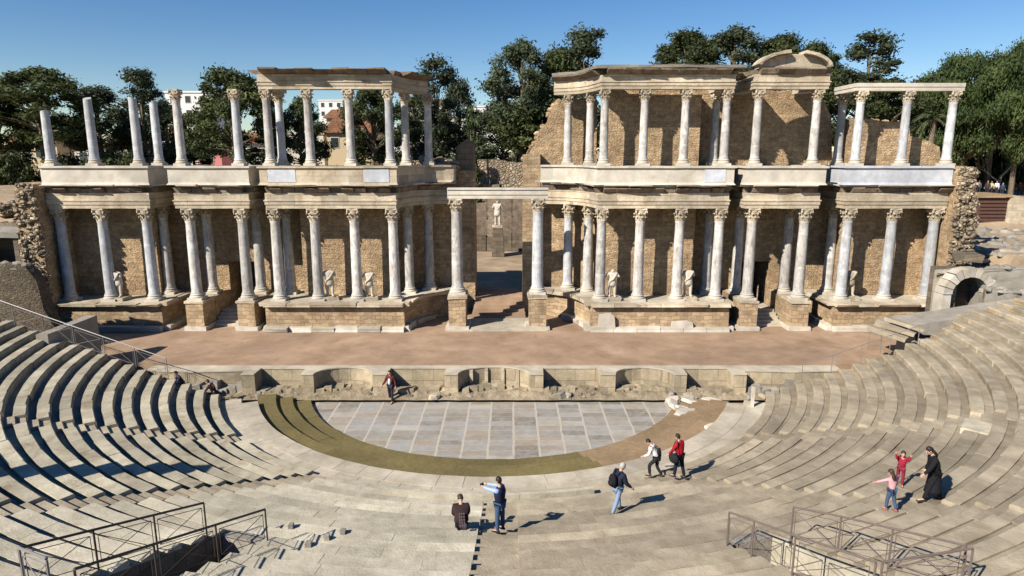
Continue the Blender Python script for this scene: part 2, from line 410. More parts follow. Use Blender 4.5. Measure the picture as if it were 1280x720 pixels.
for n in range(NROWS):
    r = R0+n*TR; rm = r+TR/2
    for s0, s1 in pit_cut(rm, -eL(r)+.6, eR(r)-.6):
        m = max(2, int((s1-s0)/4)); vs = []
        for i in range(m+1):
            a = s0+(s1-s0)*i/m; vs += [pol(a, r, ZR+RISE*n-.12), pol(a, r+TR, ZR+RISE*(n+1)-.12)]
        found.add(vs, [(2*i, 2*i+2, 2*i+3, 2*i+1) for i in range(m)])
struct(found.build('seating_slope', M['concrete']))
SL = ['narrow stairway cutting the shaded seats nearest the passage end', 'stairway with a zigzag shadow edge beside the shaded stair well',
      'straight stairway under the man taking a photograph', 'stairway with diamond-like steps rising between backpacker and children',
      'pale stairway below the grey curved rows at the sunlit end']
for (sg, fn, w), lab in zip(STAIRS, SL):
    t = thing('stairway', lab, 'stairs', pol(sg*fn(20), 20, 3), 'stairways between the seating wedges')
    for k in range(2*NROWS):
        r = R0+k*TR/2; z = ZR+RISE/2*(k+1); a = sg*fn(r+TR/4); h = math.degrees((w/2-.01)/r)
        mb = MB(); ring_blocks(mb, r, r+TR/2+.06, z-.42, z, a-h, a+h, 5, .01, .14, .02, 0, .88); mb.build('step', M['seat'], t)
# marble balustrade fragment at the foot of the middle seats
mb = MB(); ring_blocks(mb, 15.50, 15.70, ZR+RISE*2-.1, 1.42, -13, 14, 2.2, .012, .06, .01, .006)
tag(mb.build('marble_balustrade', M['seatP']), 'low curved pale stone balustrade in front of the middle seats', 'balustrade')
# stair wells
def wedge_block(mb, r0, r1, a0, a1, zb, z0, z1):      # block between two radii and two angles, top sloping z0 (inner) to z1 (outer)
    vs = [pol(a, r, z) for a in (a0, a1) for r, z in ((r0, zb), (r0, z0), (r1, z1), (r1, zb))]
    mb.add(vs, [(0,1,2,3),(7,6,5,4),(0,4,5,1),(1,5,6,2),(2,6,7,3),(3,7,4,0)])
for (al, ar, rl, rr), lab in zip(PITS, ('open stair well in deep shade sunk into the pale seats', 'sunlit open stair well sunk into the tan seats')):
    t = thing('stair_well', lab, 'stair well', pol((al+ar)/2, (rl+rr)/2, 2.5), 'stair wells in the seating')
    zt = lambda r: ZR+RISE+(r-R0)*RISE/TR-.14
    w = .75
    for a0, a1 in ((al-w, al), (ar, ar+w)):
        mb = MB(); wedge_block(mb, rl-.2, rr+.3, a0, a1, .3, zt(rl)-.05, zt(rr)-.05); mb.build('side_wall', M['darkstone' if al < 0 else 'seatP'], t)  # shade and sunlight painted in: dark walls for one well, pale for the other
    mb = MB(); wedge_block(mb, rr+.05, rr+.35, al-w, ar+w, .3, zt(rr)+.12, zt(rr)+.15); mb.build('end_wall', M['concrete'], t)
    mb = MB(); wedge_block(mb, rl-.4, rl-.05, al-w, ar+w, .3, zt(rl)-.1, zt(rl)-.05); mb.build('end_wall', M['concrete'], t)
    for i in range(11):
        r1 = rr-i*(rr-rl)/11; mb = MB(); mb.tint = rnd.uniform(.85, 1.1); wedge_block(mb, r1-(rr-rl)/11-.06, r1, al+.02, ar-.02, .3, zt(rr)-1.1-i*.26, zt(rr)-1.1-i*.26); mb.build('step', M['concrete'], t)
    for a in (al+.28, ar-.28):
        mb = MB(); mb.tint = .85
        wedge_block(mb, rl+.3, rr-.3, a-.27, a+.27, .5, zt(rl)-.75, zt(rr)-.30); mb.build('stone_kerb', M['concrete'], t)
# passage walls at both ends of the seating
for sg, lab in ((-1, 'high end wall of the shaded seating above the stage passage'), (1, 'high end wall of the sunlit seating above the stage passage')):
    mb = MB(); pr = []
    for n in range(NROWS+1):
        r = R0+n*TR; p = pol(sg*((eL(r) if sg < 0 else eR(r))-.35), r); q = pol(sg*((eL(r) if sg < 0 else eR(r))-2.6), r)
        pr += [(p, q, ZR+RISE*n-.06), (p, q, ZR+RISE*(n+1)-.06)]
    vs = [v for p, q, z in pr for v in ((p.x, p.y, -.1), (p.x, p.y, z), (q.x, q.y, z), (q.x, q.y, -.1))]; m = len(pr)
    mb.add(vs, [(i*4+k, i*4+(k+1) % 4, (i+1)*4+(k+1) % 4, (i+1)*4+k) for i in range(m-1) for k in range(4)]+[(0,1,2,3), tuple((m-1)*4+k for k in range(4))])
    tag(mb.build('retaining_wall', M['ashlar']), lab, 'wall')

# ================================================================== stage
ZS = 1.4
def ellarc(c, w, y, d, n=10, a0=180, a1=0): return [(c+w*math.cos(RAD(a0+(a1-a0)*i/n)), y+d*math.sin(RAD(a0+(a1-a0)*i/n))) for i in range(n+1)]
YF = 32.88
half = ellarc(0, 1.9, YF, 1.25, 12, 90, 0) + [(2.6, YF), (2.62, YF+1.05), (5.58, YF+1.05), (5.6, YF), (6.4, YF)] + ellarc(7.95, 1.55, YF, 1.15, 10)[1:] + \
       [(10.15, YF), (10.17, YF+1.0), (12.58, YF+1.0), (12.6, YF), (13.3, YF), (13.32, YF+.6), (16.0, YF+.4), (18.6, YF+.6)]
front = [(CX-o, y) for o, y in half[::-1]][:-1] + [(CX+o, y) for o, y in half]
front_l = [(-27.0, YF+.7)]+front+[(26.0, YF+.7)]
mb = MB(); mb.prism_xy(front+[(CX+18.6, YF+1.7), (CX-18.6, YF+1.7)], -.1, ZS-.06)
pul = thing('low_stage_wall', 'low stone stage wall with alternating round and square niches facing the orchestra', 'stage wall', (CX, YF+.3, 0))
mb.build('niche_wall', M['oldwall'], pul)
mb = MB()
mb.prism_xy([(x, y-.04) for x, y in front]+[(CX+18.6, YF+1.42), (CX-18.6, YF+1.42)], ZS-.055, ZS+.008); mb.build('coping', M['paving'], pul)
for o in (-1.25, -.45, .45, 1.25):
    mb = MB(); y = YF+1.25*math.sqrt(max(0, 1-(o/1.9)**2)); mb.box(CX+o-.09, CX+o+.09, y-.12, y+.05, 0.3, ZS-.07); mb.build('pilaster', M['lime'], pul)
mb = MB(); st = [(CX-18.62, YF+1.36), (CX+18.62, YF+1.36), (CX+18.7, 34.6)]+[(26.0, 34.9), (29.5, 36.2), (29.5, 47.3), (-31.5, 47.3), (-31.5, 36.2), (-27.0, 34.9), (CX-18.7, 34.6)]
mb.prism_xy(st, .9, ZS); struct(mb.build('stage_floor', M['sand']))
mb = MB(); nx_, ny_ = 190, 13; vs = []
for j in range(ny_):
    for i in range(nx_):
        x = -19.5+37.5*i/(nx_-1); y = 32.3+2.0*j/(ny_-1); q = min(1, j/4.0)
        h = .17+q*(.20+.16*noise.noise((x*.55, y*.9, 1))+.16*noise.noise((x*1.9, y*2.1, 5))+.10*noise.noise((x*5, y*5, 9)))
        vs.append((x, y+.06*noise.noise((x*1.3, 0, 2)), max(h, .05)))
mb.add(vs, [(j*nx_+i, j*nx_+i+1, (j+1)*nx_+i+1, (j+1)*nx_+i) for j in range(ny_-1) for i in range(nx_-1)])
struct(mb.build('rubble_ground', M['rubbleearth'], smooth=False))
# rubble heaped inside the niches and along the foot
FRG = 0
def fragment(x, y, z, s, mat='lime', label='weathered stone fragment at the foot of the low stage wall', group='stone fragments along the low stage wall', name='stone_fragment', flat=.6):
    mb = MB(); Mx = Matrix.Rotation(rnd.uniform(0, 6.28), 3, 'Z') @ Matrix.Rotation(rnd.uniform(-.25, .25), 3, 'X')
    mb.tint = rnd.uniform(.75, 1.15)
    sx, sy, sz = s*rnd.uniform(.7, 1.5), s*rnd.uniform(.5, 1.0), s*flat*rnd.uniform(.6, 1.2)
    vs = []
    for dz in (0, .75, 1):
        for k in range(7):
            a = 2*math.pi*k/7+rnd.uniform(-.25, .25); q = (1 if dz < 1 else .72)*rnd.uniform(.8, 1.1)
            vs.append(Mx @ Vector((sx*.5*q*math.cos(a), sy*.5*q*math.sin(a), sz*dz)))
    mb.add([v+Vector((x, y, z)) for v in vs], [tuple(range(7))[::-1], tuple(range(14, 21))]+[(i*7+k, i*7+(k+1)%7, (i+1)*7+(k+1)%7, (i+1)*7+k) for i in range(2) for k in range(7)])
    return tag(mb.build(name, M[mat], org=Vector((x, y, z))), label, 'stone', group)
for i in range(14):
    o = rnd.uniform(-16.5, 15.5); y = rnd.uniform(32.45, 33.3) if abs(o) > 13.4 else rnd.choice((rnd.uniform(32.4, 32.75), rnd.uniform(32.5, 33.5)))
    fragment(CX+o, y, .20, rnd.uniform(.22, .6), rnd.choice(('lime', 'paving', 'concrete', 'seat')), flat=.55)
mb = MB()
for i in range(150):
    x = rnd.uniform(-18.5, 16.5); y = rnd.uniform(32.4, 33.7); mb.tint = rnd.uniform(.55, 1.25); r_ = rnd.uniform(.04, .13)
    q = min(1, (y-32.3)/.66); mb.ball((x, y, .12+q*.20+rnd.uniform(-.02, .05)), r_, 1.3, 1, .7, 6, 4, .25)
tag(mb.build('loose_rubble', M['concrete']), 'loose small rubble along the foot of the low stage wall', 'rubble', None, 'stuff')
for o, w_ in ((0, 1.5), (7.95, 1.25), (-7.95, 1.25), (4.1, 1.35), (-4.1, 1.35), (11.4, 1.1), (-11.4, 1.1)):
    mb = MB(); n = 9
    for i in range(n):
        u = -w_+2*w_*i/(n-1); mb.tint = rnd.uniform(.8, 1.1)
        curved = abs(o) < 1 or 7 < abs(o) < 9
        yy = YF-.28+(.62*math.sqrt(max(0, 1-(u/(w_+.2))**2)) if curved else .3)
        mb.box(CX+o+u-.2, CX+o+u+.2, yy, yy+.55, 0, .52+rnd.uniform(-.1, .08), j=.06)
    mb.build('niche_bench', M['oldwall'], pul)
for sg, lab in ((-1, 'low broken stone kerb at the shaded end of the stage wall'), (1, 'low broken brick kerb at the sunlit end of the stage wall')):
    mb = MB()
    for i in range(12):
        mb.tint = rnd.uniform(.7, 1.15); x = CX+sg*(13.5+i*.44); mb.box(x-.22, x+.22, 32.95+rnd.uniform(-.12, .12), 33.6, 0, .75+rnd.uniform(-.25, .2), j=.05)
    tag(mb.build('stone_kerb', M['concrete']), lab, 'kerb')
# broken white marble at the end of the orchestra floor
for i in range(16):
    p = P(838+rnd.uniform(0, 70), 500+rnd.uniform(0, 10)+rnd.uniform(0, 14)*(1 if i % 2 else 0), .1)
    fragment(p.x, p.y, .0 if rad(p.x, p.y) < 10.05 else .17, rnd.uniform(.5, 1.05), 'marble', 'broken white marble slab at the end of the orchestra paving', 'broken marble slabs', 'marble_slab', .16)
p = P(893, 535, .5); fragment(p.x, p.y, .5, 1.0, 'marble', 'single white slab lying on the brown curved step', None, 'marble_slab', .12)
p = P(773, 583, .35); fragment(p.x, p.y, .33, .85, 'lime', 'pale flat stone on the brown steps above the backpacker', None, 'stone_slab', .2)
# ================================================================== columned stage front
def cached(fn):
    c = {}
    def g_(*a):
        if a not in c: c[a] = fn(*a)
        return c[a]
    return g_
def mesh_of(mb, name, mat, smooth=True):
    o = mb.build(name, M[mat], None, smooth); me = o.data; bpy.data.objects.remove(o); ORG.pop(name, None)
    return me
def autosmooth(me, ang=40):
    try: me.set_sharp_from_angle(angle=RAD(ang))
    except Exception: pass
    return me
@cached
def shaft_mesh(h, r, mat, broken):
    mb = MB(); top = r*.86; prof = [(r*1.1, 0), (r*1.1, .07), (r*1.0, .14)]
    for i in range(1, 12):
        t = i/12; prof.append((r+(top-r)*(t**1.6), .14+(h-.28)*t))
    prof += [(top, h-.14), (top*1.1, h-.07), (top*1.08, h)]
    if broken: prof = prof[:-2]
    mb.lathe(0, 0, prof, 20)
    if broken: mb.v = [(x, y, z+(.09*y/r-.05*x/r if z > h-.2 else 0)) for x, y, z in mb.v]
    return autosmooth(mesh_of(mb, 'shaft', mat))
@cached
def base_mesh(r, mat):
    mb = MB(); w = r*1.42; mb.box(-w, w, -w, w, 0, .16)
    mb.lathe(0, 0, [(r*1.38, .162), (r*1.42, .20), (r*1.38, .25), (r*1.18, .28), (r*1.15, .31), (r*1.26, .35), (r*1.24, .39), (r*1.1, .42)], 20)
    return autosmooth(mesh_of(mb, 'column_base', mat))
@cached
def capital_mesh(r, h, mat, worn):
    q = random.Random(int(worn)+5); mb = MB(); k = h/.87
    mb.lathe(0, 0, [(r*.98, 0), (r*1.08, .04*k), (r*.96, .07*k), (r*1.0, .4*k), (r*1.2, .7*k), (r*1.25, .75*k)], 16)
    for tier, (z0, z1, r0, out) in enumerate(((.05, .34, 1.02, .42), (.2, .56, 1.04, .55))):
        for i in range(8):
            if worn and q.random() < .18: continue
            a = 2*math.pi*(i+.5*tier)/8; ca, sa = math.cos(a), math.sin(a); w = r*.34
            def pt(rr, z, s): return (ca*rr-sa*s, sa*rr+ca*s, z)
            rows = [(r*r0, z0*k, w), (r*(r0+.12), (z0+(z1-z0)*.6)*k, w*1.05), (r*(r0+.12+out*.5), z1*k, w*.8), (r*(r0+.12+out), (z1-.07)*k, w*.4)]
            vs = [pt(rr, z, s) for rr, z, ww in rows for s in (-ww, ww)]
            vs += [pt(rr-.03, z-.04, s) for rr, z, ww in rows for s in (-ww, ww)]
            mb.add(vs, [(0,1,3,2),(2,3,5,4),(4,5,7,6),(8,10,11,9),(10,12,13,11),(12,14,15,13),(6,7,15,14),(0,2,10,8),(2,4,12,10),(4,6,14,12),(1,9,11,3),(3,11,13,5),(5,13,15,7)])
    for i in range(4):
        if worn and q.random() < .2: continue
        a = math.pi/4+math.pi/2*i; c = (math.cos(a), math.sin(a))
        mb.tube([(c[0]*r*1.05, c[1]*r*1.05, .5*k), (c[0]*r*1.35, c[1]*r*1.35, .66*k), (c[0]*r*1.62, c[1]*r*1.62, .68*k), (c[0]*r*1.66, c[1]*r*1.66, .58*k)], [.05, .06, .075, .05], 6)
    ab = []
    for i in range(4):
        a = math.pi/4+math.pi/2*i
        ab += [(r*1.72*math.cos(a-.09), r*1.72*math.sin(a-.09)), (r*1.72*math.cos(a+.09), r*1.72*math.sin(a+.09)), (r*1.08*math.cos(a+math.pi/4), r*1.08*math.sin(a+math.pi/4))]
    mb.prism_xy(ab, .755*k, h)
    return mesh_of(mb, 'capital', mat, False)
def column(parent, x, y, z0, z1, r, mat='shaft', cap=True, broken=False, capm='lime'):
    ch = .82 if r > .31 else .66; hb = .42*(1 if r > .31 else .85)
    sh = (z1-ch if cap else z1)-(z0+.42)
    o = place(shaft_mesh(round(sh, 3), r, mat, broken), 'column', parent, (x, y, z0+.42), rnd.uniform(0, 6))
    place(base_mesh(r, 'marble'), 'column_base', o, (x, y, z0)).rotation_euler = (0, 0, -o.rotation_euler[2])
    cc = [o.children[0]]
    if cap: cc.append(place(capital_mesh(r*.9, ch, capm, rnd.randint(0, 3)), 'capital', o, (x, y, z1-ch)))
    for c in cc:      # keep children square to the facade
        c.location = Matrix.Rotation(-o.rotation_euler[2], 3, 'Z') @ c.location; c.rotation_euler = (0, 0, -o.rotation_euler[2])
    return o
def mir(pts, sg): return [(CX+o, y) for o, y in pts] if sg > 0 else [(CX-o, y) for o, y in pts[::-1]]
def subdiv(path, step):
    out = [path[0]]
    for a, b_ in zip(path, path[1:]):
        L = math.dist(a, b_); n = max(1, int(L/step))
        for i in range(1, n+1): out.append((a[0]+(b_[0]-a[0])*i/n, a[1]+(b_[1]-a[1])*i/n))
    return out
ENT_LO = lambda z: [(-.42, z), (.38, z), (.38, z+.22), (.42, z+.225), (.42, z+.44), (.47, z+.46), (.47, z+.54), (.39, z+.56), (.39, z+.98), (-.42, z+.98)]
ENT_UP = lambda z: [(-.38, z), (.33, z), (.33, z+.2), (.37, z+.205), (.37, z+.38), (.42, z+.40), (.42, z+.46), (.34, z+.48), (.34, z+.85), (-.38, z+.85)]
POD_UP = [(-.30, 10.83), (.66, 10.83), (.56, 10.98), (.56, 11.84), (.68, 11.88), (.68, 12.0), (-.30, 12.0)]
def ragged(mb, path, z0, z1, lo, hi, miss=.12, step=.85, inner=-.35):
    """a broken cornice: separate projecting blocks along a path"""
    for (ax, ay), (bx, by) in zip(path, path[1:]):
        d = Vector((bx-ax, by-ay)); L = d.length; d.normalize(); nrm = Vector((d.y, -d.x)); n = max(1, int(L/step)); s = 0
        for i in range(n):
            w = L/n; o = rnd.uniform(lo, hi) if rnd.random() > miss else rnd.uniform(-.05, .12); mb.tint = rnd.uniform(.8, 1.15)
            p0 = Vector((ax, ay))+d*(s+.012); p1 = Vector((ax, ay))+d*(s+w-.012); s += w
            zj = rnd.uniform(-.05, .03); vs = []
            for q in (p0, p1):
                oo = o+rnd.uniform(-.07, .07)
                for out, z in ((inner, z0), (.36, z0), (.40+oo*.3, z0+.05), (.40+oo*.75, z0+(z1-z0)*.5), (.42+oo, z0+(z1-z0)*.78), (.42+oo, z1+zj+rnd.uniform(-.03, .03)), (inner, z1+zj)):
                    v = q+nrm*out; vs.append((v.x, v.y, z))
            mb.add(vs, [(k, (k+1) % 7, 7+(k+1) % 7, 7+k) for k in range(7)]+[tuple(range(7))[::-1], tuple(range(7, 14))])
    mb.tint = 1
def slab(mb, path, yb, z0, z1): mb.prism_xy(list(path)+[(path[-1][0], yb), (path[0][0], yb)], z0, z1)
CURVE = [(3.0, 46.4), (3.9, 46.25), (4.9, 45.85), (5.7, 45.1), (6.2, 44.2), (6.5, 43.2), (6.72, 42.2)]
Z0, Z1, Z2, Z3 = 3.35, 9.34, 12.0, 16.64
RL, RU = .335, .27
def shaftmat(): return rnd.choice(('shaft', 'shaft', 'shaftB'))
def big_bay(sg):
    t = thing('columned_pavilion', ('big columned pavilion with a bare upper storey open to sky and trees behind' if sg < 0 else 'big columned pavilion with a walled upper storey and curved corner by the central doorway'),
              'ruined pavilion', (CX+sg*10.5, 42.5, ZS), 'bays of the ruined stage front')
    pod = [(2.9, 45.7), (3.9, 45.45), (4.7, 44.9), (5.35, 44.1), (5.8, 43.1), (6.05, 42.2), (6.05, 41.42), (15.05, 41.42), (15.05, 45.0)]
    path = mir(pod, sg)
    mb = MB(); mb.sweep(path, [(-.5, ZS-.1), (0, ZS-.1), (0, 3.06), (-.5, 3.06)]); mb.build('podium', M['ashlar'], t)
    mb = MB(); ragged(mb, mir([p for p in pod if p[1] < 45 or p[0] > 5], sg), ZS-.02, ZS+.34, -.2, .02, .2, 1.3, -.3); mb.build('plinth_course', M['marble'], t)
    mb = MB(); ragged(mb, path, 3.06, 3.3, -.22, .1, .1 if sg > 0 else .45, 1.5, -.5); mb.build('podium_ledge', M['lime'], t)
    mb = MB(); slab(mb, path, 46.6, 3.0, Z0-.06); mb.build('podium_floor', M['paving'], t)
    ent = CURVE+[(14.3, 42.2), (14.3, 45.3)]; ep = mir(ent, sg)
    for o, y in ((6.72, 42.2), (9.2, 42.2), (11.75, 42.2), (14.3, 42.2), (14.3, 44.4), (6.15, 44.55), (4.9, 45.85)):
        column(t, CX+sg*o, y, Z0-.06, Z1, RL, shaftmat())
    mb = MB(); mb.sweep(subdiv(ep, .7), ENT_LO(Z1), .012); mb.build('entablature', M['lime'], t)
    mb = MB(); ragged(mb, ep, Z1+.985, 10.655, -.05, .38, .3, .7); mb.build('cornice', M['cornice'], t)
    mb = MB(); slab(mb, ep, 46.5, 10.0, 10.25); mb.build('ceiling_slab', M['cornice'], t)
    mb = MB(); slab(mb, ep, 46.5, 11.7, 11.96); mb.build('upper_floor', M['concrete'], t)
    mb = MB(); ragged(mb, ep, 10.66, 10.83, .38, .58, .16, 1.3); mb.build('podium_base', M['marble'], t)
    mb = MB(); mb.sweep(subdiv(ep, .8), POD_UP, .012); mb.build('upper_podium', M['lime' if sg < 0 else 'marble'], t)
    if sg < 0:
        for a, b_ in ((6.75, 8.35), (12.6, 14.33)):
            mb = MB(); mb.box(CX-b_, CX-a, 42.2-.585, 42.2-.55, 11.0, 11.82); mb.build('marble_panel', M['greymarble'], t)
    else:
        mb = MB(); mb.box(CX+13.0, CX+14.33, 42.2-.585, 42.2-.55, 11.0, 11.82); mb.build('marble_panel', M['greymarble'], t)
    for o, y in ((6.72, 42.2), (9.2, 42.2), (11.75, 42.2), (14.3, 42.2), (14.3, 44.4), (6.1, 44.55), (4.75, 45.85)):
        column(t, CX+sg*o, y, Z2, Z3, RU, 'shaft' if sg > 0 else shaftmat())
    eu = mir((CURVE[2:] if sg < 0 else CURVE[1:])+[(14.3, 42.2), (14.3, 45.0)], sg)
    mb = MB(); mb.sweep(subdiv(eu, .7), ENT_UP(Z3), .012); mb.build('upper_entablature', M['lime'], t)
    mb = MB(); ragged(mb, eu, Z3+.855, Z3+1.16, .5 if sg < 0 else .35, .85 if sg < 0 else .5, .08 if sg < 0 else .05, 1.0); mb.build('upper_cornice', M['cornice'], t)
    if sg > 0:
        mb = MB(); mb.sweep(subdiv(eu, 1.1), [(-.3, Z3+1.21), (.78, Z3+1.21), (.84, Z3+1.36), (-.3, Z3+1.40)], .03); mb.build('top_course', M['concrete'], t)
    return t
def door_bay(sg):
    t = thing('door_portico', ('narrow columned portico over a side door, two upper columns with capitals and no roof' if sg < 0 else 'narrow columned portico over a side door, crowned by a broken curved pediment'),
              'ruined portico', (CX+sg*18.1, 42.5, ZS), 'bays of the ruined stage front')
    for o in (16.4, 19.75):
        mb = MB(); mb.box(CX+sg*o-.56, CX+sg*o+.56, 41.62, 43.4, ZS-.05, 3.2, j=.015)
        ped = mb.build('pedestal', M['ashlar'], t)
        mb = MB(); mb.box(CX+sg*o-.72, CX+sg*o+.72, 41.45, 43.5, ZS-.06, ZS+.26, j=.03); mb.build('plinth', M['marble'], ped)
        mb = MB(); mb.box(CX+sg*o-.62, CX+sg*o+.62, 41.56, 43.4, 3.205, 3.36, j=.02); mb.build('pedestal_cap', M['lime'], ped)
        mb = MB(); mb.box(CX+sg*o-.6, CX+sg*o+.6, 43.42, 45.9, ZS-.05, 3.3, j=.015); mb.build('rear_pedestal', M['ashlar'], ped)
        column(t, CX+sg*o, 42.2, 3.36, Z1, RL, 'shaft'); column(t, CX+sg*o, 44.5, 3.3, Z1, RL, 'shaft')
    ep = mir([(16.1, 45.6), (16.1, 42.2), (20.05, 42.2), (20.05, 45.6)], sg)
    mb = MB(); mb.sweep(subdiv(ep, .7), ENT_LO(Z1), .012); mb.build('entablature', M['lime'], t)
    mb = MB(); ragged(mb, ep, Z1+.985, 10.655, -.05, .38, .3, .7); mb.build('cornice', M['cornice'], t)
    mb = MB(); slab(mb, ep, 46, 10.0, 10.25); mb.build('ceiling_slab', M['cornice'], t)
    mb = MB(); slab(mb, ep, 46, 11.7, 11.96); mb.build('upper_floor', M['concrete'], t)
    mb = MB(); ragged(mb, ep, 10.66, 10.83, .38, .58, .16, 1.3); mb.build('podium_base', M['marble'], t)
    mb = MB(); mb.sweep(subdiv(ep, .8), POD_UP, .012); mb.build('upper_podium', M['marble'], t)
    for o in (16.25, 19.9): column(t, CX+sg*o, 42.2, Z2, Z3, RU, shaftmat())
    for i in range(5):
        mb = MB(); mb.box(CX+sg*18.08-.95, CX+sg*18.08+.95, 42.6+i*.36, 46.5, ZS-.05, ZS+.17*(i+1), j=.01); mb.build('door_step', M['paving'], t)
    if sg > 0:
        eu = mir([(16.1, 45.6), (16.1, 42.2), (20.05, 42.2), (20.05, 45.6)], sg)
        mb = MB(); mb.sweep(subdiv(eu, .7), ENT_UP(Z3), .012); mb.build('upper_entablature', M['lime'], t)
        mb = MB(); ragged(mb, eu, Z3+.855, Z3+1.2, .25, .4, .2); mb.build('upper_cornice', M['cornice'], t)
        c = CX+18.08; w = 2.2; zb = Z3+1.21; pt = [(c+w*.95*math.cos(RAD(a)), zb+.84*math.sin(RAD(a))) for a in range(0, 181, 12)]
        mb = MB(); mb.prism_xz(pt, 41.95, 42.6); mb.build('tympanum', M['lime'], t)
        for a0, a1 in ((4, 74), (98, 176)):
            mb = MB(); pl = [(c+(w+.10)*math.cos(RAD(a)), zb+1.06*math.sin(RAD(a))) for a in range(a0, a1+1, 10)]
            pl += [(c+(w-.12)*math.cos(RAD(a)), zb+.86*math.sin(RAD(a))) for a in range(a0, a1+1, 10)][::-1]
            mb.prism_xz(pl, 41.5, 42.62, .03); mb.build('curved_moulding', M['lime'], t)
    return t
def end_bay(sg):
    t = thing('end_pavilion', ('end pavilion with four broken upper columns without capitals' if sg < 0 else 'end pavilion with a plain stone beam across its upper columns and bluish marble panels'),
              'ruined pavilion', (CX+sg*25.5, 42.5, ZS), 'bays of the ruined stage front')
    pod = [(21.85, 45.0), (21.85, 41.55), (28.54, 41.55)]; path = mir(pod, sg)
    mb = MB(); mb.sweep(path, [(-.5, ZS-.1), (0, ZS-.1), (0, 3.06), (-.5, 3.06)]); mb.build('podium', M['ashlar'], t)
    mb = MB(); ragged(mb, path, ZS-.02, ZS+.36, -.25, .05, .35, 1.2, -.3); mb.build('plinth_course', M['marble'], t)
    mb = MB(); ragged(mb, path, 3.06, 3.28, -.3, .12, .5, 1.2, -.5); mb.build('podium_ledge', M['lime'], t)
    mb = MB(); slab(mb, path, 46, 3.0, Z0-.06); mb.build('podium_floor', M['paving'], t)
    for o, y, m_ in ((22.55, 42.2, 'shaftB'), (25.4, 42.2, 'shaftB'), (28.1, 42.2, 'shaftB'), (22.7, 44.45, 'shaft')):
        column(t, CX+sg*o, y, Z0-.06, Z1, RL, m_)
    ep = mir([(22.4, 45.6), (22.4, 42.2), (28.54, 42.2)], sg)
    mb = MB(); mb.sweep(subdiv(ep, .7), ENT_LO(Z1), .012); mb.build('entablature', M['lime'], t)
    mb = MB(); ragged(mb, ep, Z1+.985, 10.655, -.05, .38, .3, .7); mb.build('cornice', M['cornice'], t)
    mb = MB(); slab(mb, ep, 46, 10.0, 10.25); mb.build('ceiling_slab', M['cornice'], t)
    mb = MB(); slab(mb, ep, 46, 11.7, 11.96); mb.build('upper_floor', M['concrete'], t)
    mb = MB(); ragged(mb, ep, 10.66, 10.83, .38, .58, .16, 1.3); mb.build('podium_base', M['marble'], t)
    mb = MB(); mb.sweep(subdiv(ep, .8), POD_UP, .012); mb.build('upper_podium', M['marble' if sg < 0 else 'greymarble'], t)
    if sg < 0:
        for o, y, h in ((22.6, 42.2, 4.25), (25.4, 42.2, 4.25), (28.15, 42.2, 3.45), (22.55, 44.5, 4.2)):
            column(t, CX+sg*o, y, Z2, Z2+h, RU, 'shaftB', False, True)
    else:
        for o, y in ((22.6, 42.2), (25.5, 42.2), (28.35, 42.2), (22.5, 44.3)): column(t, CX+sg*o, y, Z2, Z3-.1, RU, 'shaftB')
        mb = MB(); mb.sweep(mir([(22.4, 44.7), (22.4, 42.2), (28.75, 42.2)], sg), [(-.34, Z3-.095), (.3, Z3-.095), (.3, Z3+.12), (.34, Z3+.125), (.34, Z3+.36), (-.34, Z3+.36)], .01)
        mb.build('stone_beam', M['marble'], t)
    return t
for sg in (-1, 1): big_bay(sg); door_bay(sg); end_bay(sg)
# central doorway
t = thing('central_doorway', 'tall central doorway of two columns on pedestals carrying one pale stone lintel', 'ruined doorway', (CX, 42.5, ZS), 'bays of the ruined stage front')
for sg in (-1, 1):
    x = CX+sg*2.62
    mb = MB(); mb.box(x-.56, x+.56, 41.75, 43.3, ZS-.05, 3.5, j=.03); ped = mb.build('pedestal', M['ashlar'], t)
    mb = MB(); mb.box(x-.78, x+.78, 41.5, 43.4, ZS-.06, ZS+.24, j=.04); mb.build('plinth', M['marble'], ped)
    mb = MB(); mb.box(x-.64, x+.64, 41.65, 43.3, 3.505, 3.72, j=.06); mb.build('pedestal_cap', M['lime'], ped)
    column(t, x, 42.3, 3.72, 9.95, .375, 'shaft' if sg < 0 else 'shaftB')
mb = MB(); mb.sweep([(CX-3.15, 42.3), (CX+3.25, 42.3)], [(-.4, 9.955), (.4, 9.955), (.4, 10.2), (.45, 10.205), (.45, 10.5), (.52, 10.52), (.52, 10.62), (-.4, 10.62)]); mb.build('lintel', M['marble'], t)
for i in range(6):
    mb = MB(); mb.box(CX-1.9+.04*i, CX+1.9-.03*i, 44.6+i*.42, 50.5, ZS-.05, ZS+.17*(i+1), j=.012); mb.build('door_step', M['sand'], t)
mb = MB(); mb.prism_xy([(CX-3.3, 41.3), (CX+3.3, 41.4), (CX+2.6, 44.7), (CX-2.6, 44.7)], ZS-.05, ZS+.09); mb.build('worn_threshold', M['paving'], t)
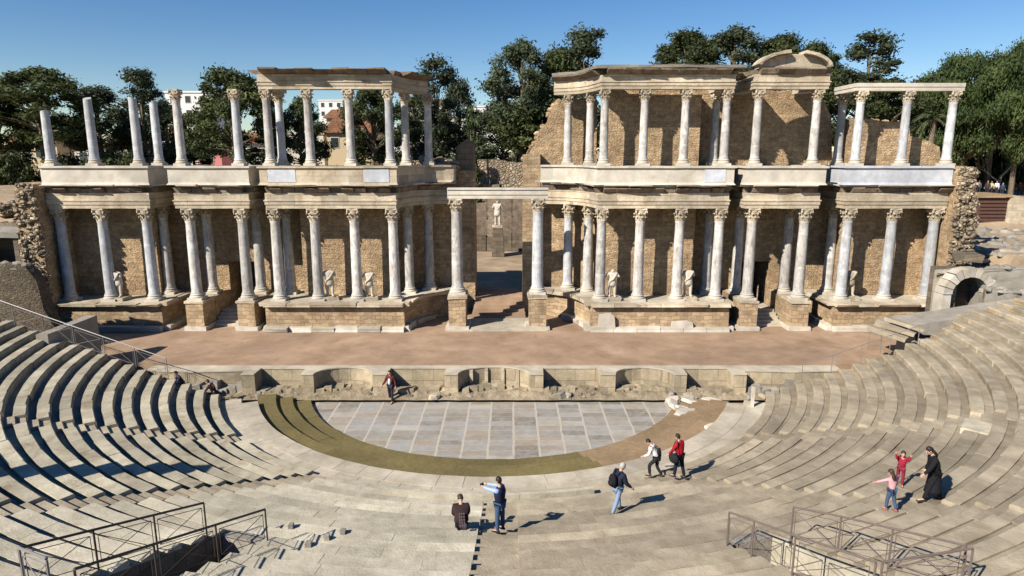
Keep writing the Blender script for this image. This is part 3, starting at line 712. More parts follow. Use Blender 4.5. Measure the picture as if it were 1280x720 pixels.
# walls behind the columns
def px(o, sg): return CX+sg*o
for sg in (-1, 1):
    t = thing('stage_back_wall', ('back wall of the half-ruined columned front, standing one storey high below open sky' if sg < 0 else 'back wall of the taller columned front, rising two storeys with a ragged top'),
              'ruined wall', (CX+sg*12, 46, ZS), 'walls behind the stage columns')
    for poly in ([(1.75, 50), (1.75, 47.2), (3.6, 47.2), (5.4, 46.75), (6.95, 45.2), (6.95, 43.85), (13.2, 43.85), (13.2, 45.8), (17.1, 45.8), (17.1, 50)],
                 [(19.1, 50), (19.1, 45.8), (23.0, 45.8), (23.0, 43.85), (29.4, 43.85), (29.4, 50)]):
        mb = MB(); mb.prism_xy([(px(o, sg), y) for o, y in poly], ZS-.1, 11.6); mb.build('masonry', M['brickwall'], t)
    mb = MB(); mb.box(*sorted((px(17.1, sg), px(19.1, sg))), 45.81, 47.4, 5.3, 11.6); mb.build('door_lintel', M['brickwall'], t)
    mb = MB(); mb.box(*sorted((px(17.1, sg), px(19.1, sg))), 48.6, 49.0, ZS, 11.6); mb.build('passage_wall', M['darkstone'], t)  # dark backing added so the doorway reads as deep shade
    if sg > 0:
        def upper(outline, y0, y1, name='upper_wall'):
            mb = MB(); mb.prism_xz([(px(o, 1), z) for o, z in outline], y0, y1, .05)
            top = outline[1:-1]
            for (o0, za), (o1, zb_) in zip(top, top[1:]):
                L = math.hypot(o1-o0, zb_-za)
                for i in range(int(L*2.2)+1):
                    q = rnd.random(); mb.tint = rnd.uniform(.75, 1.15)
                    mb.ball((px(o0+(o1-o0)*q, 1), rnd.uniform(y0+.1, y1-.1), za+(zb_-za)*q), rnd.uniform(.15, .32), 1, 1, .7, 6, 4, .2)
            mb.tint = 1; mb.build(name, M['brickwall'], t)
        def rag(o0, o1, za, zb_, n=8, j=.25): return [(o0+(o1-o0)*i/n, za+(zb_-za)*i/n+rnd.uniform(-j, j)) for i in range(n+1)]
        upper([(6.95, 11.55)]+rag(6.95, 13.2, 16.95, 17.0, 8, .1)+[(13.2, 11.55)], 43.9, 45.7)
        upper([(13.15, 11.55)]+rag(13.15, 21.4, 17.0, 16.9, 10, .15)+[(22.0, 16.2), (22.6, 15.2)]+[(23.0, 11.55)], 45.85, 48.0)
        upper([(23.0, 11.55)]+rag(23.0, 26.8, 15.0, 14.7, 6, .08)+[(26.9, 13.9), (28.0, 13.6), (28.9, 13.2), (29.3, 11.55)], 43.9, 45.9)
        upper([(1.78, 11.55), (1.8, 12.3), (2.1, 13.0), (2.6, 13.5), (2.9, 14.4), (3.5, 15.0), (3.7, 15.9), (4.3, 16.4), (5.2, 16.5), (6.9, 16.4), (6.9, 11.55)], 47.25, 49.3)
        mb = MB(); mb.prism_xz([(px(o, 1), z) for o, z in ((1.7, ZS), (1.7, 12.7), (2.9, 12.8), (3.0, ZS))], 46.4, 47.22, .05); mb.build('door_jamb', M['ashlar'], t)
    else:
        mb = MB(); mb.prism_xz([(px(o, -1), z) for o, z in ((1.75, 11.55), (1.75, 13.5), (2.2, 13.8), (2.9, 13.3), (3.0, 11.55))], 47.3, 49.6, .05); mb.build('door_jamb', M['darkstone'], t)  # dark colour stands for shade on the jamb's side face
        mb = MB()
        for i in range(26):
            mb.tint = rnd.uniform(.7, 1.15); mb.ball((px(rnd.uniform(3.0, 5.4), -1), rnd.uniform(46.8, 48.6), 11.6+rnd.uniform(0, .8)), rnd.uniform(.25, .55), 1, 1, .7, 7, 5, .2)
        mb.build('ruined_top', M['rubble'], t)
    # projecting end wall with its torn rubble core
    e = thing('end_wall', ('torn rubble end wall at the shaded side of the stage' if sg < 0 else 'torn rubble end wall above the white arch'), 'ruined wall', (CX+sg*30.2, 42, ZS))
    ol = [(28.58, ZS-.1), (28.58, 10.4), (28.7, 10.9), (29.3, 11.0), (29.9, 10.6), (30.0, ZS-.1)] if sg < 0 else [(28.58, ZS-.1), (28.58, 11.6), (28.9, 12.0), (29.4, 11.5), (29.8, 10.2), (29.9, ZS-.1)]
    mb = MB(); mb.prism_xz([(px(o, sg), z) for o, z in ol], 41.0, 47, .0); mb.build('masonry', M['brickwall'], e)
    mb = MB()
    for i in range(300):
        mb.tint = rnd.uniform(.7, 1.25); z = ZS+rnd.random()*9.6 if sg < 0 else 5.6+rnd.random()*6.3
        w = 1.3*(1-.25*(z > 9.8))
        mb.ball((px(28.6+rnd.random()*w, sg), 41.0+rnd.uniform(-.16, .12), z), rnd.uniform(.1, .24), 1.2, 1, .75, 6, 4, .25)
    mb.build('rubble_core', M['rubble'], e)
# ================================================================== side gates and ruins
t = thing('arched_gate', 'white voussoir arch over the dark passage at the sunlit end of the stage', 'stone arch', (28.6, 38.6, 3))
ac, zs = 27.35, 4.5
for i in range(11):
    a0, a1 = 180*i/11+.8, 180*(i+1)/11-.8; r0, r1 = 1.06, 1.58+rnd.uniform(-.06, .14); mb = MB(); mb.tint = rnd.uniform(.7, 1.05)
    mb.prism_xz([(ac+r0*math.cos(RAD(a0)), zs+r0*math.sin(RAD(a0))), (ac+r1*math.cos(RAD(a0)), zs+r1*math.sin(RAD(a0))),
                 (ac+r1*math.cos(RAD(a1)), zs+r1*math.sin(RAD(a1))), (ac+r0*math.cos(RAD(a1)), zs+r0*math.sin(RAD(a1)))], 38.3, 39.1, .04)
    mb.build('voussoir', M['marble' if i % 3 else 'paving'], t)
mb = MB(); mb.box(ac-1.6, ac-1.06, 38.35, 39.2, 1.0, zs-.01, j=.03); mb.build('arch_pier', M['marble'], t)
mb = MB(); mb.box(ac+1.06, ac+1.6, 38.35, 39.2, 1.0, zs-.01, j=.03); mb.build('arch_pier', M['concrete'], t)
mb = MB(); mb.box(ac-1.05, ac-.45, 38.9, 40.4, 1.0, 5.0, j=.03); mb.build('inner_pier', M['ashlar'], t)
def vault(name, lab, x0, x1, y0, y1, zt0, zt1, axc, ar, azs, mat='concrete'):
    """a mass of old concrete pierced by a barrel passage"""
    t = thing(name, lab, 'ruined vault', ((x0+x1)/2, y0, 2))
    n = 14; top = [(x0+(x1-x0)*i/n, zt0+(zt1-zt0)*i/n+rnd.uniform(-.12, .12)) for i in range(n+1)]
    hole = [(axc-ar, 1.0)]+[(axc+ar*math.cos(RAD(a)), azs+ar*math.sin(RAD(a))) for a in range(180, -1, -15)]+[(axc+ar, 1.0)]
    mb = MB(); mb.prism_xz([(x0, 1.0)]+hole+[(x1, 1.0)]+top[::-1], y0, y1, .03)
    for i in range(90):
        q = rnd.random(); k = min(n-1, int(q*n)); mb.tint = rnd.uniform(.7, 1.15)
        mb.ball((x0+(x1-x0)*q, rnd.uniform(y0+.1, y1-.1), top[k][1]-.03), rnd.uniform(.12, .34), 1.2, 1, .55, 6, 4, .25)
    mb.build('vault_mass', M[mat], t)
    mb = MB(); mb.box(axc-ar-.2, axc+ar+.2, y1, y1+.3, 1, azs+ar+.3); mb.build('passage_wall', M['darkstone'], t)  # dark backing closes the passage so its opening looks black with shade
    return t
vault('vault_ruin', 'grey concrete vault of the passage pierced by a low dark arch', 27.95, 40, 36.45, 37.9, 5.0, 4.9, 28.85, .62, 3.95)
vault('gate_ruin', 'rough concrete mass around and above the white arch', 26.12, 41, 39.25, 39.95, 5.7, 6.6, 27.35, 1.12, 4.5)
mb = MB(); mb.box(27.0, 28.6, 39.3, 39.9, 6.35, 6.75, j=.12); tag(mb.build('hollow_shade_block', M['darkstone']), 'dark block standing for a shaded hollow just above the white arch', 'shade block')  # dark block painted in for the shade of a hollow
# slabs overhanging the end of the sunlit seats
t = thing('broken_seat_blocks', 'tilted heap of loose grey slabs overhanging the passage at the top of the sunlit rows', 'stone slabs', (20.8, 33.4, 3))
for i in range(3):
    mb = MB(); mb.tint = rnd.uniform(.85, 1.1); Mx = Matrix.Translation((20.0+.5*i, 33.9+.12*i, 3.35+.22*i)) @ Matrix.Rotation(RAD(-40), 4, 'Z') @ Matrix.Rotation(RAD(12), 4, 'Y')
    mb.box(-.9, 1.0, -.22, .22, -.11, .11, Mx, .05); mb.build('slab', M['seat'], t)
mb = MB(); mb.box(22.0, 29.5, 34.6, 36.2, 1.0, 3.2, j=.05); mb.build('support_wall', M['concrete'], t)
mb = MB(); mb.prism_xz([(20.6, 3.1), (30, 3.1), (30, 4.9), (27, 4.5), (24, 4.0), (22, 3.7), (20.8, 3.5)], 34.4, 36.3, .06); mb.build('sloping_fill', M['concrete'], t)
# the shaded side
mb = MB(); mb.prism_xz([(-23.75, -.05), (-23.2, -.05), (-23.2, 3.9), (-23.75, 3.9)], 31.6, 35.6, .05)
tag(mb.build('passage_wall', M['concrete']), 'grey-topped block wall jutting onto the stage at the shaded end of the seats', 'wall')
t = thing('side_ruin', 'dark roofed ruin at the shaded end of the stage with a grey slab roof', 'ruin', (-33, 42, 1))
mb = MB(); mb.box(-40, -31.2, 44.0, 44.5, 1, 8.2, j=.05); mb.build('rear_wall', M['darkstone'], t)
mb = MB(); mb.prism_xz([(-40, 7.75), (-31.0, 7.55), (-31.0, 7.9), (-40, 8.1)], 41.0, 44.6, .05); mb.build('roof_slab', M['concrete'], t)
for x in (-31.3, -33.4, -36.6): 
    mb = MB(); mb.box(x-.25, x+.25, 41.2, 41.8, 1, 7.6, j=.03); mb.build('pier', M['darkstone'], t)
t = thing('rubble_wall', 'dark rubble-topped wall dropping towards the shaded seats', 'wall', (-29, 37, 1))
mb = MB(); mb.prism_xz([(-38, .5), (-26.0, .5), (-26.3, 2.6), (-26.9, 4.0), (-27.1, 5.6), (-27.6, 6.5), (-29, 6.6), (-31, 6.2), (-38, 6.0)], 36.7, 37.5, .05); mb.build('masonry', M['darkrubble'], t)  # dark wall colour stands for shade lying over this end
mb = MB()
for i in range(60): mb.tint = rnd.uniform(.6, 1.1); mb.ball((rnd.uniform(-38, -27.5), 37.1+rnd.uniform(-.3, .3), 6.4+rnd.uniform(-.2, .2)), rnd.uniform(.12, .28), 1.2, 1, .6, 6, 4, .25)
mb.build('rubble_top', M['concrete'], t)
mb = MB()
for i in range(70):
    mb.tint = rnd.uniform(.6, 1.1); mb.ball((rnd.uniform(-44, -33.0), 49+rnd.uniform(-3, 4), 7.6+rnd.uniform(.5, 1.6)), rnd.uniform(.2, .5), 1.2, 1, .6, 7, 5, .25)
tag(mb.build('rubble_heap', M['rubble']), 'heap of grey rubble on the bank above the dark roofed ruin', 'rubble', None, 'stuff')
# right bank: plastered wall, shuttered gate
t = thing('bank_wall', 'pale plastered retaining wall beside the path with visitors', 'wall', (50, 59.5, 6))
mb = MB(); mb.prism_xz([(44.5, 5.6), (44.5, 9.2), (46.0, 8.9), (48, 8.1), (52, 7.6), (70, 7.4), (70, 5.4)], 58.9, 59.5, .03); mb.build('wall_face', M['lime'], t)
t = thing('shuttered_gate', 'dark red slatted gate set in the bank beside the torn end wall', 'gate', (43.2, 59, 6.2))
mb = MB(); mb.box(41.9, 44.4, 59.2, 59.4, 5.8, 8.9); mb.build('backing', M['wood'], t)
for i in range(8): mb = MB(); mb.tint = 1; mb.box(42.0, 44.3, 59.05, 59.19, 6.2+i*.32, 6.2+i*.32+.22); mb.build('slat', M['wood'], t)
mb = MB(); mb.box(41.6, 44.6, 58.9, 62.5, 8.95, 9.2, j=.04); mb.build('terracotta_top', M['dryearth'], t)
mb = MB()
for i in range(420):
    x = rnd.uniform(30.5, 46); y = rnd.uniform(41.5, 57.5); mb.tint = rnd.uniform(.6, 1.15); mb.ball((x, y, ground_z(x, y)), rnd.uniform(.08, .36)*(1 if rnd.random() < .85 else 1.8), 1.2, 1, .6, 6, 4, .25)
tag(mb.build('bank_rubble', M['concrete']), 'rubble strewn over the dry bank above the white arch', 'rubble', None, 'stuff')
# garden behind the doorway
mb = MB(); mb.prism_xz([(-13, 2.2), (-13, 12.1), (-8, 12.0), (-2, 12.2), (0.5, 11.8), (3, 12.0), (12, 12.3), (12, 2.2)], 75.6, 77, .05)
tag(mb.build('garden_wall', M['rubble']), 'high rough stone wall closing the garden seen through the central doorway', 'wall')
t = thing('garden_terrace', 'stepped rubble terrace with carved blocks behind the statue', 'terrace', (-1, 72, 2.3))
for i, (za, y) in enumerate(((4.1, 71.2), (5.9, 72.4), (7.6, 73.6), (9.2, 74.8))):
    mb = MB(); 
    for k in range(9): mb.tint = rnd.uniform(.7, 1.2); mb.box(-7+k*1.4, -5.62+k*1.4, y, 75.55, 2.2, za+rnd.uniform(-.25, .25), j=.04)
    mb.build('terrace_course', M['darkstone' if i == 0 else 'cornice'], t)

# ================================================================== people and statues
SKIN = plain('skin', (.50,.30,.21), .6, .06); HAIRD = plain('dark_hair', (.018,.013,.010), .55, .3, 30); HAIRB = plain('brown_hair', (.045,.028,.018), .55, .3, 30); HAIRG = plain('grey_hair', (.36,.34,.31), .6, .2, 30)
_cl = {}
def cloth(c):
    k = tuple(c)
    if k not in _cl: _cl[k] = plain('cloth_%d' % (len(_cl)+1), c, .85, .12, 14, .15)
    return _cl[k]
EYE = plain('eye_dark', (.02,.015,.012), .3)
def skin_mesh(nodes, edges, name, mat, root=0, sub=1):
    me = bpy.data.meshes.new(name); me.from_pydata([n[0] for n in nodes], edges, [])
    o = bpy.data.objects.new(name, me); COL.objects.link(o)
    md = o.modifiers.new('skin', 'SKIN'); md.use_smooth_shade = True
    for i, n in enumerate(nodes):
        r = n[1]; me.skin_vertices[0].data[i].radius = (r, r) if not hasattr(r, '__len__') else r
        me.skin_vertices[0].data[i].use_root = (i == root)
    s2 = o.modifiers.new('sub', 'SUBSURF'); s2.levels = sub; s2.render_levels = sub
    dg = bpy.context.evaluated_depsgraph_get(); ev = o.evaluated_get(dg)
    m2 = bpy.data.meshes.new_from_object(ev, depsgraph=dg); bpy.data.objects.remove(o); bpy.data.meshes.remove(me)
    m2.name = name; m2.materials.clear(); m2.materials.append(mat)
    at = m2.attributes.new('tint', 'FLOAT', 'FACE'); at.data.foreach_set('value', [1.0]*len(m2.polygons)); return m2
def merge(me, mb):
    bm = bmesh.new(); bm.from_mesh(me); off = [bm.verts.new(v) for v in mb.v]
    for f in mb.f:
        try: bm.faces.new([off[i] for i in f])
        except ValueError: pass
    bm.to_mesh(me); bm.free(); me.polygons.foreach_set('use_smooth', [True]*len(me.polygons)); me.update()
def rx(v, d): return Matrix.Rotation(RAD(d), 3, 'X') @ Vector(v)
def figure(H=1.72, lean=0, sit=False, arms=((0, 8, 10), (0, 8, 10)), legs=((0, 0), (0, 0)), head=(0, 0), width=1.0):
    """joints of a figure facing +y; arms = (forward, outward, elbow), legs = (forward, knee)"""
    k = H/1.72; J = {}
    J['pelvis'] = Vector((0, 0, 0)); up = lambda h: rx((0, 0, h), -lean)
    J['waist'] = up(.15); J['chest'] = up(.36); J['neck'] = up(.535); J['headb'] = up(.60)+Vector((0, .015, 0))
    hd = rx(rx((0, .025, .115), -lean), -head[0]); J['head'] = J['headb']+hd
    for i, s in enumerate((-1, 1)):
        f, o_, e = arms[i]; sh = up(.485)+Vector((s*.185*width, 0, 0)); J['sh%d' % i] = sh
        def adir(ang): 
            d = rx((0, 0, -1), ang); return Vector((d.x+s*math.sin(RAD(o_)), d.y*math.cos(RAD(o_)), d.z*math.cos(RAD(o_)))).normalized()
        J['el%d' % i] = sh+adir(f)*.285; J['wr%d' % i] = J['el%d' % i]+adir(f+e)*.25; J['hd%d' % i] = adir(f+e)
        hf, kn = legs[i]; hp = Vector((s*.095*width, 0, -.03)); J['hip%d' % i] = hp
        J['kn%d' % i] = hp+rx((s*.015, 0, -.43), hf); J['an%d' % i] = J['kn%d' % i]+rx((0, 0, -.40), hf-kn)
        J['toe%d' % i] = J['an%d' % i]+rx((s*.02, .17, -.045), max(-25, min(30, (hf-kn)*.5)))
    low = min(J['an0'].z, J['an1'].z)-.075
    for q in J: J[q] = (J[q]-Vector((0, 0, low if not sit else -.13)))*k if q[:2] != 'hd' else J[q]
    J['k'] = k; return J
def limbs(J, keys): return keys
BE = [('pelvis','waist'),('waist','chest'),('chest','neck'),('neck','headb'),('headb','head')]
def nodes_of(J, spec, edges):
    ks = list(spec); idx = {a: i for i, a in enumerate(ks)}
    return [(J[a], r*J['k']) for a, r in spec.items()], [(idx[a], idx[b_]) for a, b_ in edges]
def hand(mb, w, d, k, side):
    d = d.normalized(); u = d.orthogonal().normalized(); v = d.cross(u); c = w+d*.045*k
    mb.tube([w-d*.02*k, w+d*.03*k, w+d*.085*k], [.026*k, .036*k, .034*k], 6)
    for i in range(4):
        L = (.062, .075, .07, .052)[i]*k; b_ = w+d*.08*k+u*(i-1.5)*.019*k
        mb.tube([b_, b_+d*L*.5+v*.008*k, b_+d*L*.9+v*.028*k], [.0095*k, .009*k, .007*k], 5)
    b_ = w+d*.03*k-u*.03*k
    mb.tube([b_, b_-u*.028*k+d*.025*k+v*.01*k, b_-u*.03*k+d*.06*k+v*.022*k], [.012*k, .0105*k, .008*k], 5)
def body(J, mat=SKIN, face=True):
    sp = {'pelvis': .125, 'waist': .112, 'chest': .125, 'neck': .058, 'headb': .052, 'head': .05}
    ed = list(BE)
    for i in '01':
        sp.update({'sh'+i: .058, 'el'+i: .041, 'wr'+i: .028, 'hip'+i: .088, 'kn'+i: .055, 'an'+i: .037, 'toe'+i: .033})
        ed += [('chest', 'sh'+i), ('sh'+i, 'el'+i), ('el'+i, 'wr'+i), ('pelvis', 'hip'+i), ('hip'+i, 'kn'+i), ('kn'+i, 'an'+i), ('an'+i, 'toe'+i)]
    n, e = nodes_of(J, sp, ed); me = skin_mesh(n, e, 'body', mat)
    mb = MB(); k = J['k']; hv = (J['head']-J['headb']).normalized(); fw = Vector((0, 1, 0)); fw = (fw-hv*fw.dot(hv)).normalized(); sd = fw.cross(hv)
    if 'turn' in J:
        r_ = Matrix.Rotation(RAD(J['turn']), 3, hv); fw = r_ @ fw; sd = r_ @ sd
    R_ = Matrix((sd, fw, hv)).transposed(); c = J['head']
    hs = J.get('hs', 1.0)*k; mb.ball(c, .115*hs, .68, .84, 1.0, 14, 10, 0, R_)
    mb.ball(c+fw*.03*hs-hv*.065*hs, .062*hs, .85, .95, .8, 10, 7, 0, R_)
    mb.tube([c+fw*.09*hs+hv*.02*hs, c+fw*.118*hs-hv*.02*hs, c+fw*.095*hs-hv*.032*hs], [.009*hs, .017*hs, .012*hs], 6)
    mb.tube([c+fw*.09*hs-hv*.058*hs-sd*.02*hs, c+fw*.096*hs-hv*.06*hs, c+fw*.09*hs-hv*.058*hs+sd*.02*hs], .007*hs, 5)
    for s in (-1, 1): mb.ball(c+sd*s*.08*hs-fw*.005*hs, .028*hs, .35, .7, 1, 6, 5, 0, R_)
    for i in '01': hand(mb, J['wr'+i], J['hd'+i], k, 1)
    merge(me, mb); J['frame'] = (sd, fw, hv, hs); return me
def kid(me, name, parent):
    o = bpy.data.objects.new(name, me); COL.objects.link(o); o.parent = parent; ORG[o.name] = Vector((0,0,0)); return o
def person(label, pos, yaw, J, top, trousers, shoes=(.03,.025,.02), hair='short', hmat=None, coat=None, topname='jacket', skirt=None, group=None, sleeves=True, shirt=None, bulk=1.0):
    t = thing('person', label, 'person', pos, group); t.rotation_euler = (0, 0, RAD(yaw)); k = J['k']
    bd = kid(body(J), 'body', t); sd, fw, hv, hs = J['frame']
    ed = [('pelvis', 'waist'), ('waist', 'chest'), ('chest', 'neck')]; sp = {'pelvis': .155*bulk, 'waist': .145*bulk, 'chest': .155*bulk, 'neck': .078}
    for i in '01':
        sp['sh'+i] = (.080 if sleeves else .088)*bulk; ed.append(('chest', 'sh'+i))
        if sleeves: sp.update({'el'+i: .06*bulk, 'wr'+i: .046}); ed += [('sh'+i, 'el'+i), ('el'+i, 'wr'+i)]
    n, e = nodes_of(J, sp, ed); kid(skin_mesh(n, e, topname, cloth(top)), topname, t)
    if not sleeves and shirt:
        sp = {'chest': .118}; ed = []
        for i in '01': sp.update({'sh'+i: .076, 'el'+i: .06, 'wr'+i: .043}); ed += [('chest', 'sh'+i), ('sh'+i, 'el'+i), ('el'+i, 'wr'+i)]
        n, e = nodes_of(J, sp, ed); kid(skin_mesh(n, e, 'shirt', cloth(shirt)), 'shirt', t)
    elif shirt:
        mb = MB(); c = J['chest']; mb.ball((0, 0, 0), .13*k, .62, .5, 1.35, 10, 8); mb.v = [tuple(Vector(v)+(J['chest']+J['waist'])/2+Vector((0, .115*k, 0))) for v in mb.v]
        o = mb.build('shirt', cloth(shirt), t, True, Vector((0,0,0)))
    sp = {'pelvis': .138}; ed = []
    for i in '01': sp.update({'hip'+i: .104, 'kn'+i: .074, 'an'+i: .062}); ed += [('pelvis', 'hip'+i), ('hip'+i, 'kn'+i), ('kn'+i, 'an'+i)]
    n, e = nodes_of(J, sp, ed); kid(skin_mesh(n, e, 'trousers', cloth(trousers)), 'trousers', t)
    for i in '01':
        mb = MB(); a, b_ = J['an'+i], J['toe'+i]; d = (b_-a); d.z *= .3
        mb.tube([a-d*.42+Vector((0,0,-.028*k)), a+Vector((0,0,-.022*k)), a+d*.6+Vector((0,0,-.034*k)), a+d*1.1+Vector((0,0,-.045*k))], [.034*k, .048*k, .042*k, .026*k], 8)
        mb.build('shoe', cloth(shoes), t, True, Vector((0,0,0)))
    if skirt:
        mb = MB(); prof = [(.15, 0.12), (.165, 0), (.185, -.25), (.215, -.5), (.235, -.60)]; c = J['pelvis']
        mb.lathe(0, 0, [(r*k, z*k) for r, z in prof], 16); mb.v = [(x*.95+c.x, y*1.0+c.y-.10*(c.z-z-.0)*(1 if z > -9 else 0)*0, z+c.z) for x, y, z in mb.v]
        mb.build('coat_skirt', cloth(skirt), t, True, Vector((0,0,0)))
    R_ = Matrix((sd, fw, hv)).transposed(); c = J['head']; hm = hmat or HAIRD
    mb = MB(); mb.ball(c-fw*.018*hs+hv*.022*hs, .125*hs, .70, .80, .93, 14, 9, .02, R_)
    if hair == 'long': mb.ball(c-fw*.07*hs-hv*.12*hs, .10*hs, .8, .5, 1.5, 10, 8, .03, R_)
    if hair == 'hat': mb.ball(c+hv*.055*hs+fw*.03*hs, .135*hs, 1.0, 1.25, .35, 14, 6, .02, R_); mb.ball(c-fw*.08*hs-hv*.08*hs, .085*hs, .9, .6, 1.4, 10, 8, .03, R_)
    if hair == 'tail': mb.tube([c-fw*.1*hs+hv*.03*hs, c-fw*.15*hs-hv*.06*hs, c-fw*.13*hs-hv*.2*hs], [.03*hs, .045*hs, .015*hs], 7)
    # keep the face free: drop hair faces in front of it
    ct = c+fw*.045*hs-hv*.03*hs
    keep = [f for f in mb.f if not ((sum((Vector(mb.v[i]) for i in f), Vector())/len(f)-ct).dot(fw) > 0 and (sum((Vector(mb.v[i]) for i in f), Vector())/len(f)-ct).dot(hv) < .075*hs)]
    mb.f = keep; mb.t = [1.0]*len(keep)
    mb.build('hat' if hair == 'hat' else 'hair', hm, t, True, Vector((0,0,0)))
    for s in (-1, 1):
        mb = MB(); mb.ball(c+fw*.088*hs+sd*s*.032*hs+hv*.008*hs, .012*hs, 1.2, .6, .8, 6, 5); mb.build('eye', EYE, t, True, Vector((0,0,0)))
    return t
def local(t, v): return Vector(t.location)+Matrix.Rotation(t.rotation_euler[2], 3, 'Z') @ Vector(v)
def backpack(t, J, label, c, s=1.0, dy=-.24, dx=0.0, dz=.02):
    k = J['k']*s; o = thing('backpack', label, 'backpack', local(t, J['chest']+Vector((dx, dy, dz-.08)))); o.rotation_euler = t.rotation_euler
    mb = MB(); mb.ball((0, 0, 0), .25*k, .68, .46, .95, 12, 9, .03); mb.build('bag_body', cloth(c), o, True, Vector((0,0,0)))
    mb = MB(); mb.ball((0, -.09*k, -.07*k), .13*k, .9, .5, .8, 10, 7, .02); mb.build('front_pocket', cloth(c), o, True, Vector((0,0,0)))
    for q in (-1, 1):
        mb = MB(); mb.tube([(q*.09*k, .06*k, .20*k), (q*.11*k, .20*k, .27*k), (q*.12*k, .36*k, .12*k), (q*.11*k, .30*k, -.10*k), (q*.09*k, .06*k, -.18*k)], .018*k, 6); mb.build('strap', cloth(c), o, True, Vector((0,0,0)))
    return o
# visitors (pixel points are where their feet stand)
J = figure(1.72, 2, arms=((-8, 14, 30), (12, 16, 45)), legs=((9, 4), (-8, 2))); p = P(489, 503, .0)
person('person in an open dark red jacket over a white shirt standing on the marble floor', p, 165, J, (.10,.022,.022), (.028,.026,.035), shirt=(.62,.58,.62))
J = figure(1.66, 24, True, arms=((12, 0, 85), (12, 0, 85)), legs=((82, 80), (86, 84)), head=(26, 0), width=.98); p = seat(577, 660)
sp_ = person('seated person in a dark brown jacket with a faded print, seen from behind', Vector((p.x, p.y, seat_z(p.x, p.y))), 8, J, (.035,.020,.020), (.03,.03,.04), hmat=HAIRB, bulk=1.6)
mb = MB()
for q in (-1, 0, 1): 
    for w in range(5): mb.box(q*.06-.018, q*.06+.018, -.275-.012*(w == 2)+.06*(w-2), -.21+.06*(w-2), .26+w*.055, .295+w*.055)
o = mb.build('jacket_print', cloth((.12,.09,.09)), sp_, False, Vector((0,0,0)))
J = figure(1.57, 0, arms=((80, -10, 8), (82, -16, 10)), legs=((2, 2), (-2, 0)), head=(4, 0), width=1.1); p = seat(625, 664)
ph = person('man in a navy vest, pale blue shirt and jeans holding up a camera', Vector((p.x, p.y, seat_z(p.x, p.y))), 58, J, (.018,.022,.05), (.05,.085,.15), topname='vest', sleeves=False, shirt=(.30,.40,.66), hmat=HAIRD, bulk=1.1)
cp = local(ph, (J['wr0']+J['wr1'])/2+(J['hd0']+J['hd1'])*.05); o = thing('camera', 'small camera held up by the man in the navy vest', 'camera', cp); o.rotation_euler = ph.rotation_euler
mb = MB(); mb.box(-.06, .06, -.02, .02, -.035, .035); mb.build('camera_body', cloth((.02,.02,.022)), o, False, Vector((0,0,0)))
mb = MB(); mb.tube([(0, .02, 0), (0, .055, 0)], .025, 10); mb.build('lens', cloth((.015,.015,.016)), o, False, Vector((0,0,0)))
J = figure(1.60, 9, arms=((-6, 10, 25), (14, 8, 35)), legs=((20, 12), (-16, 8)), head=(12, 0), width=1.12); p = seat(771, 641)
bp = person('grey-haired man in a navy jacket and light jeans walking with a backpack', Vector((p.x, p.y, seat_z(p.x, p.y))), -62, J, (.016,.020,.035), (.20,.27,.38), hmat=HAIRG, bulk=1.25)
backpack(bp, J, 'black backpack on the grey-haired man in the navy jacket', (.012,.012,.014))
J = figure(1.56, 26, arms=((10, 8, 55), (6, 8, 45)), legs=((40, 46), (2, 38)), head=(18, 0)); p = seat(820, 596)
pw = person('dark-haired person in a white top and black trousers stepping down', Vector((p.x, p.y, ZR if rad(p.x, p.y) < R0 else seat_z(p.x, p.y))), 62, J, (.60,.60,.58), (.02,.02,.022))
backpack(pw, J, 'small black bag carried by the person in the white top', (.015,.016,.02), .72, -.2, .02)
J = figure(1.60, 6, arms=((18, 12, 20), (8, 14, 20)), legs=((10, 4), (-10, 6)), head=(8, 0)); p = seat(848, 597)
pr = person('dark-haired person in a bright red sweater and dark trousers', Vector((p.x, p.y, ZR if rad(p.x, p.y) < R0 else seat_z(p.x, p.y))), 38, J, (.34,.012,.018), (.014,.015,.022), topname='sweater', bulk=1.12)
bg = thing('shoulder_bag', 'black shoulder bag hanging beside the person in the red sweater', 'bag', local(pr, (-.30, .02, .82))); bg.rotation_euler = pr.rotation_euler
mb = MB(); mb.ball((0, 0, 0), .21, .5, 1.0, .9, 10, 8, .03); mb.build('bag_body', cloth((.016,.016,.018)), bg, True, Vector((0,0,0)))
mb = MB(); mb.tube([(0, -.12, .14), (.10, -.06, .55), (.14, 0, .68), (.10, .06, .55), (0, .12, .14)], .014, 6); mb.build('strap', cloth((.016,.016,.018)), bg, True, Vector((0,0,0)))
J = figure(1.04, 4, arms=((95, 12, 75), (100, 12, 70)), legs=((6, 4), (-6, 4))); J['hs'] = 1.28; p = seat(1124, 607)
person('small child in a crimson top raising both hands', Vector((p.x, p.y, seat_z(p.x, p.y))), 150, J, (.28,.018,.04), (.20,.02,.04), hmat=HAIRB, hair='long', topname='top')
J = figure(1.08, 8, arms=((60, 62, 0), (55, 66, 0)), legs=((12, 12), (-8, 12))); J['hs'] = 1.25; p = seat(1112, 638)
person('child in a pink top and blue jeans with arms spread, brown hair', Vector((p.x, p.y, seat_z(p.x, p.y))), 25, J, (.62,.33,.34), (.055,.085,.15), hmat=HAIRB, hair='long', topname='top', shoes=(.30,.10,.09))
J = figure(1.56, 12, arms=((28, 14, 20), (-4, 10, 20)), legs=((20, 4), (-16, 6)), head=(16, 0)); p = seat(1164, 626)
person('dark-haired woman in a long black coat striding over the seats', Vector((p.x, p.y, seat_z(p.x, p.y))), 78, J, (.011,.011,.012), (.012,.012,.013), hair='long', skirt=(.013,.013,.016), topname='coat', bulk=1.15, shoes=(.06,.03,.022))
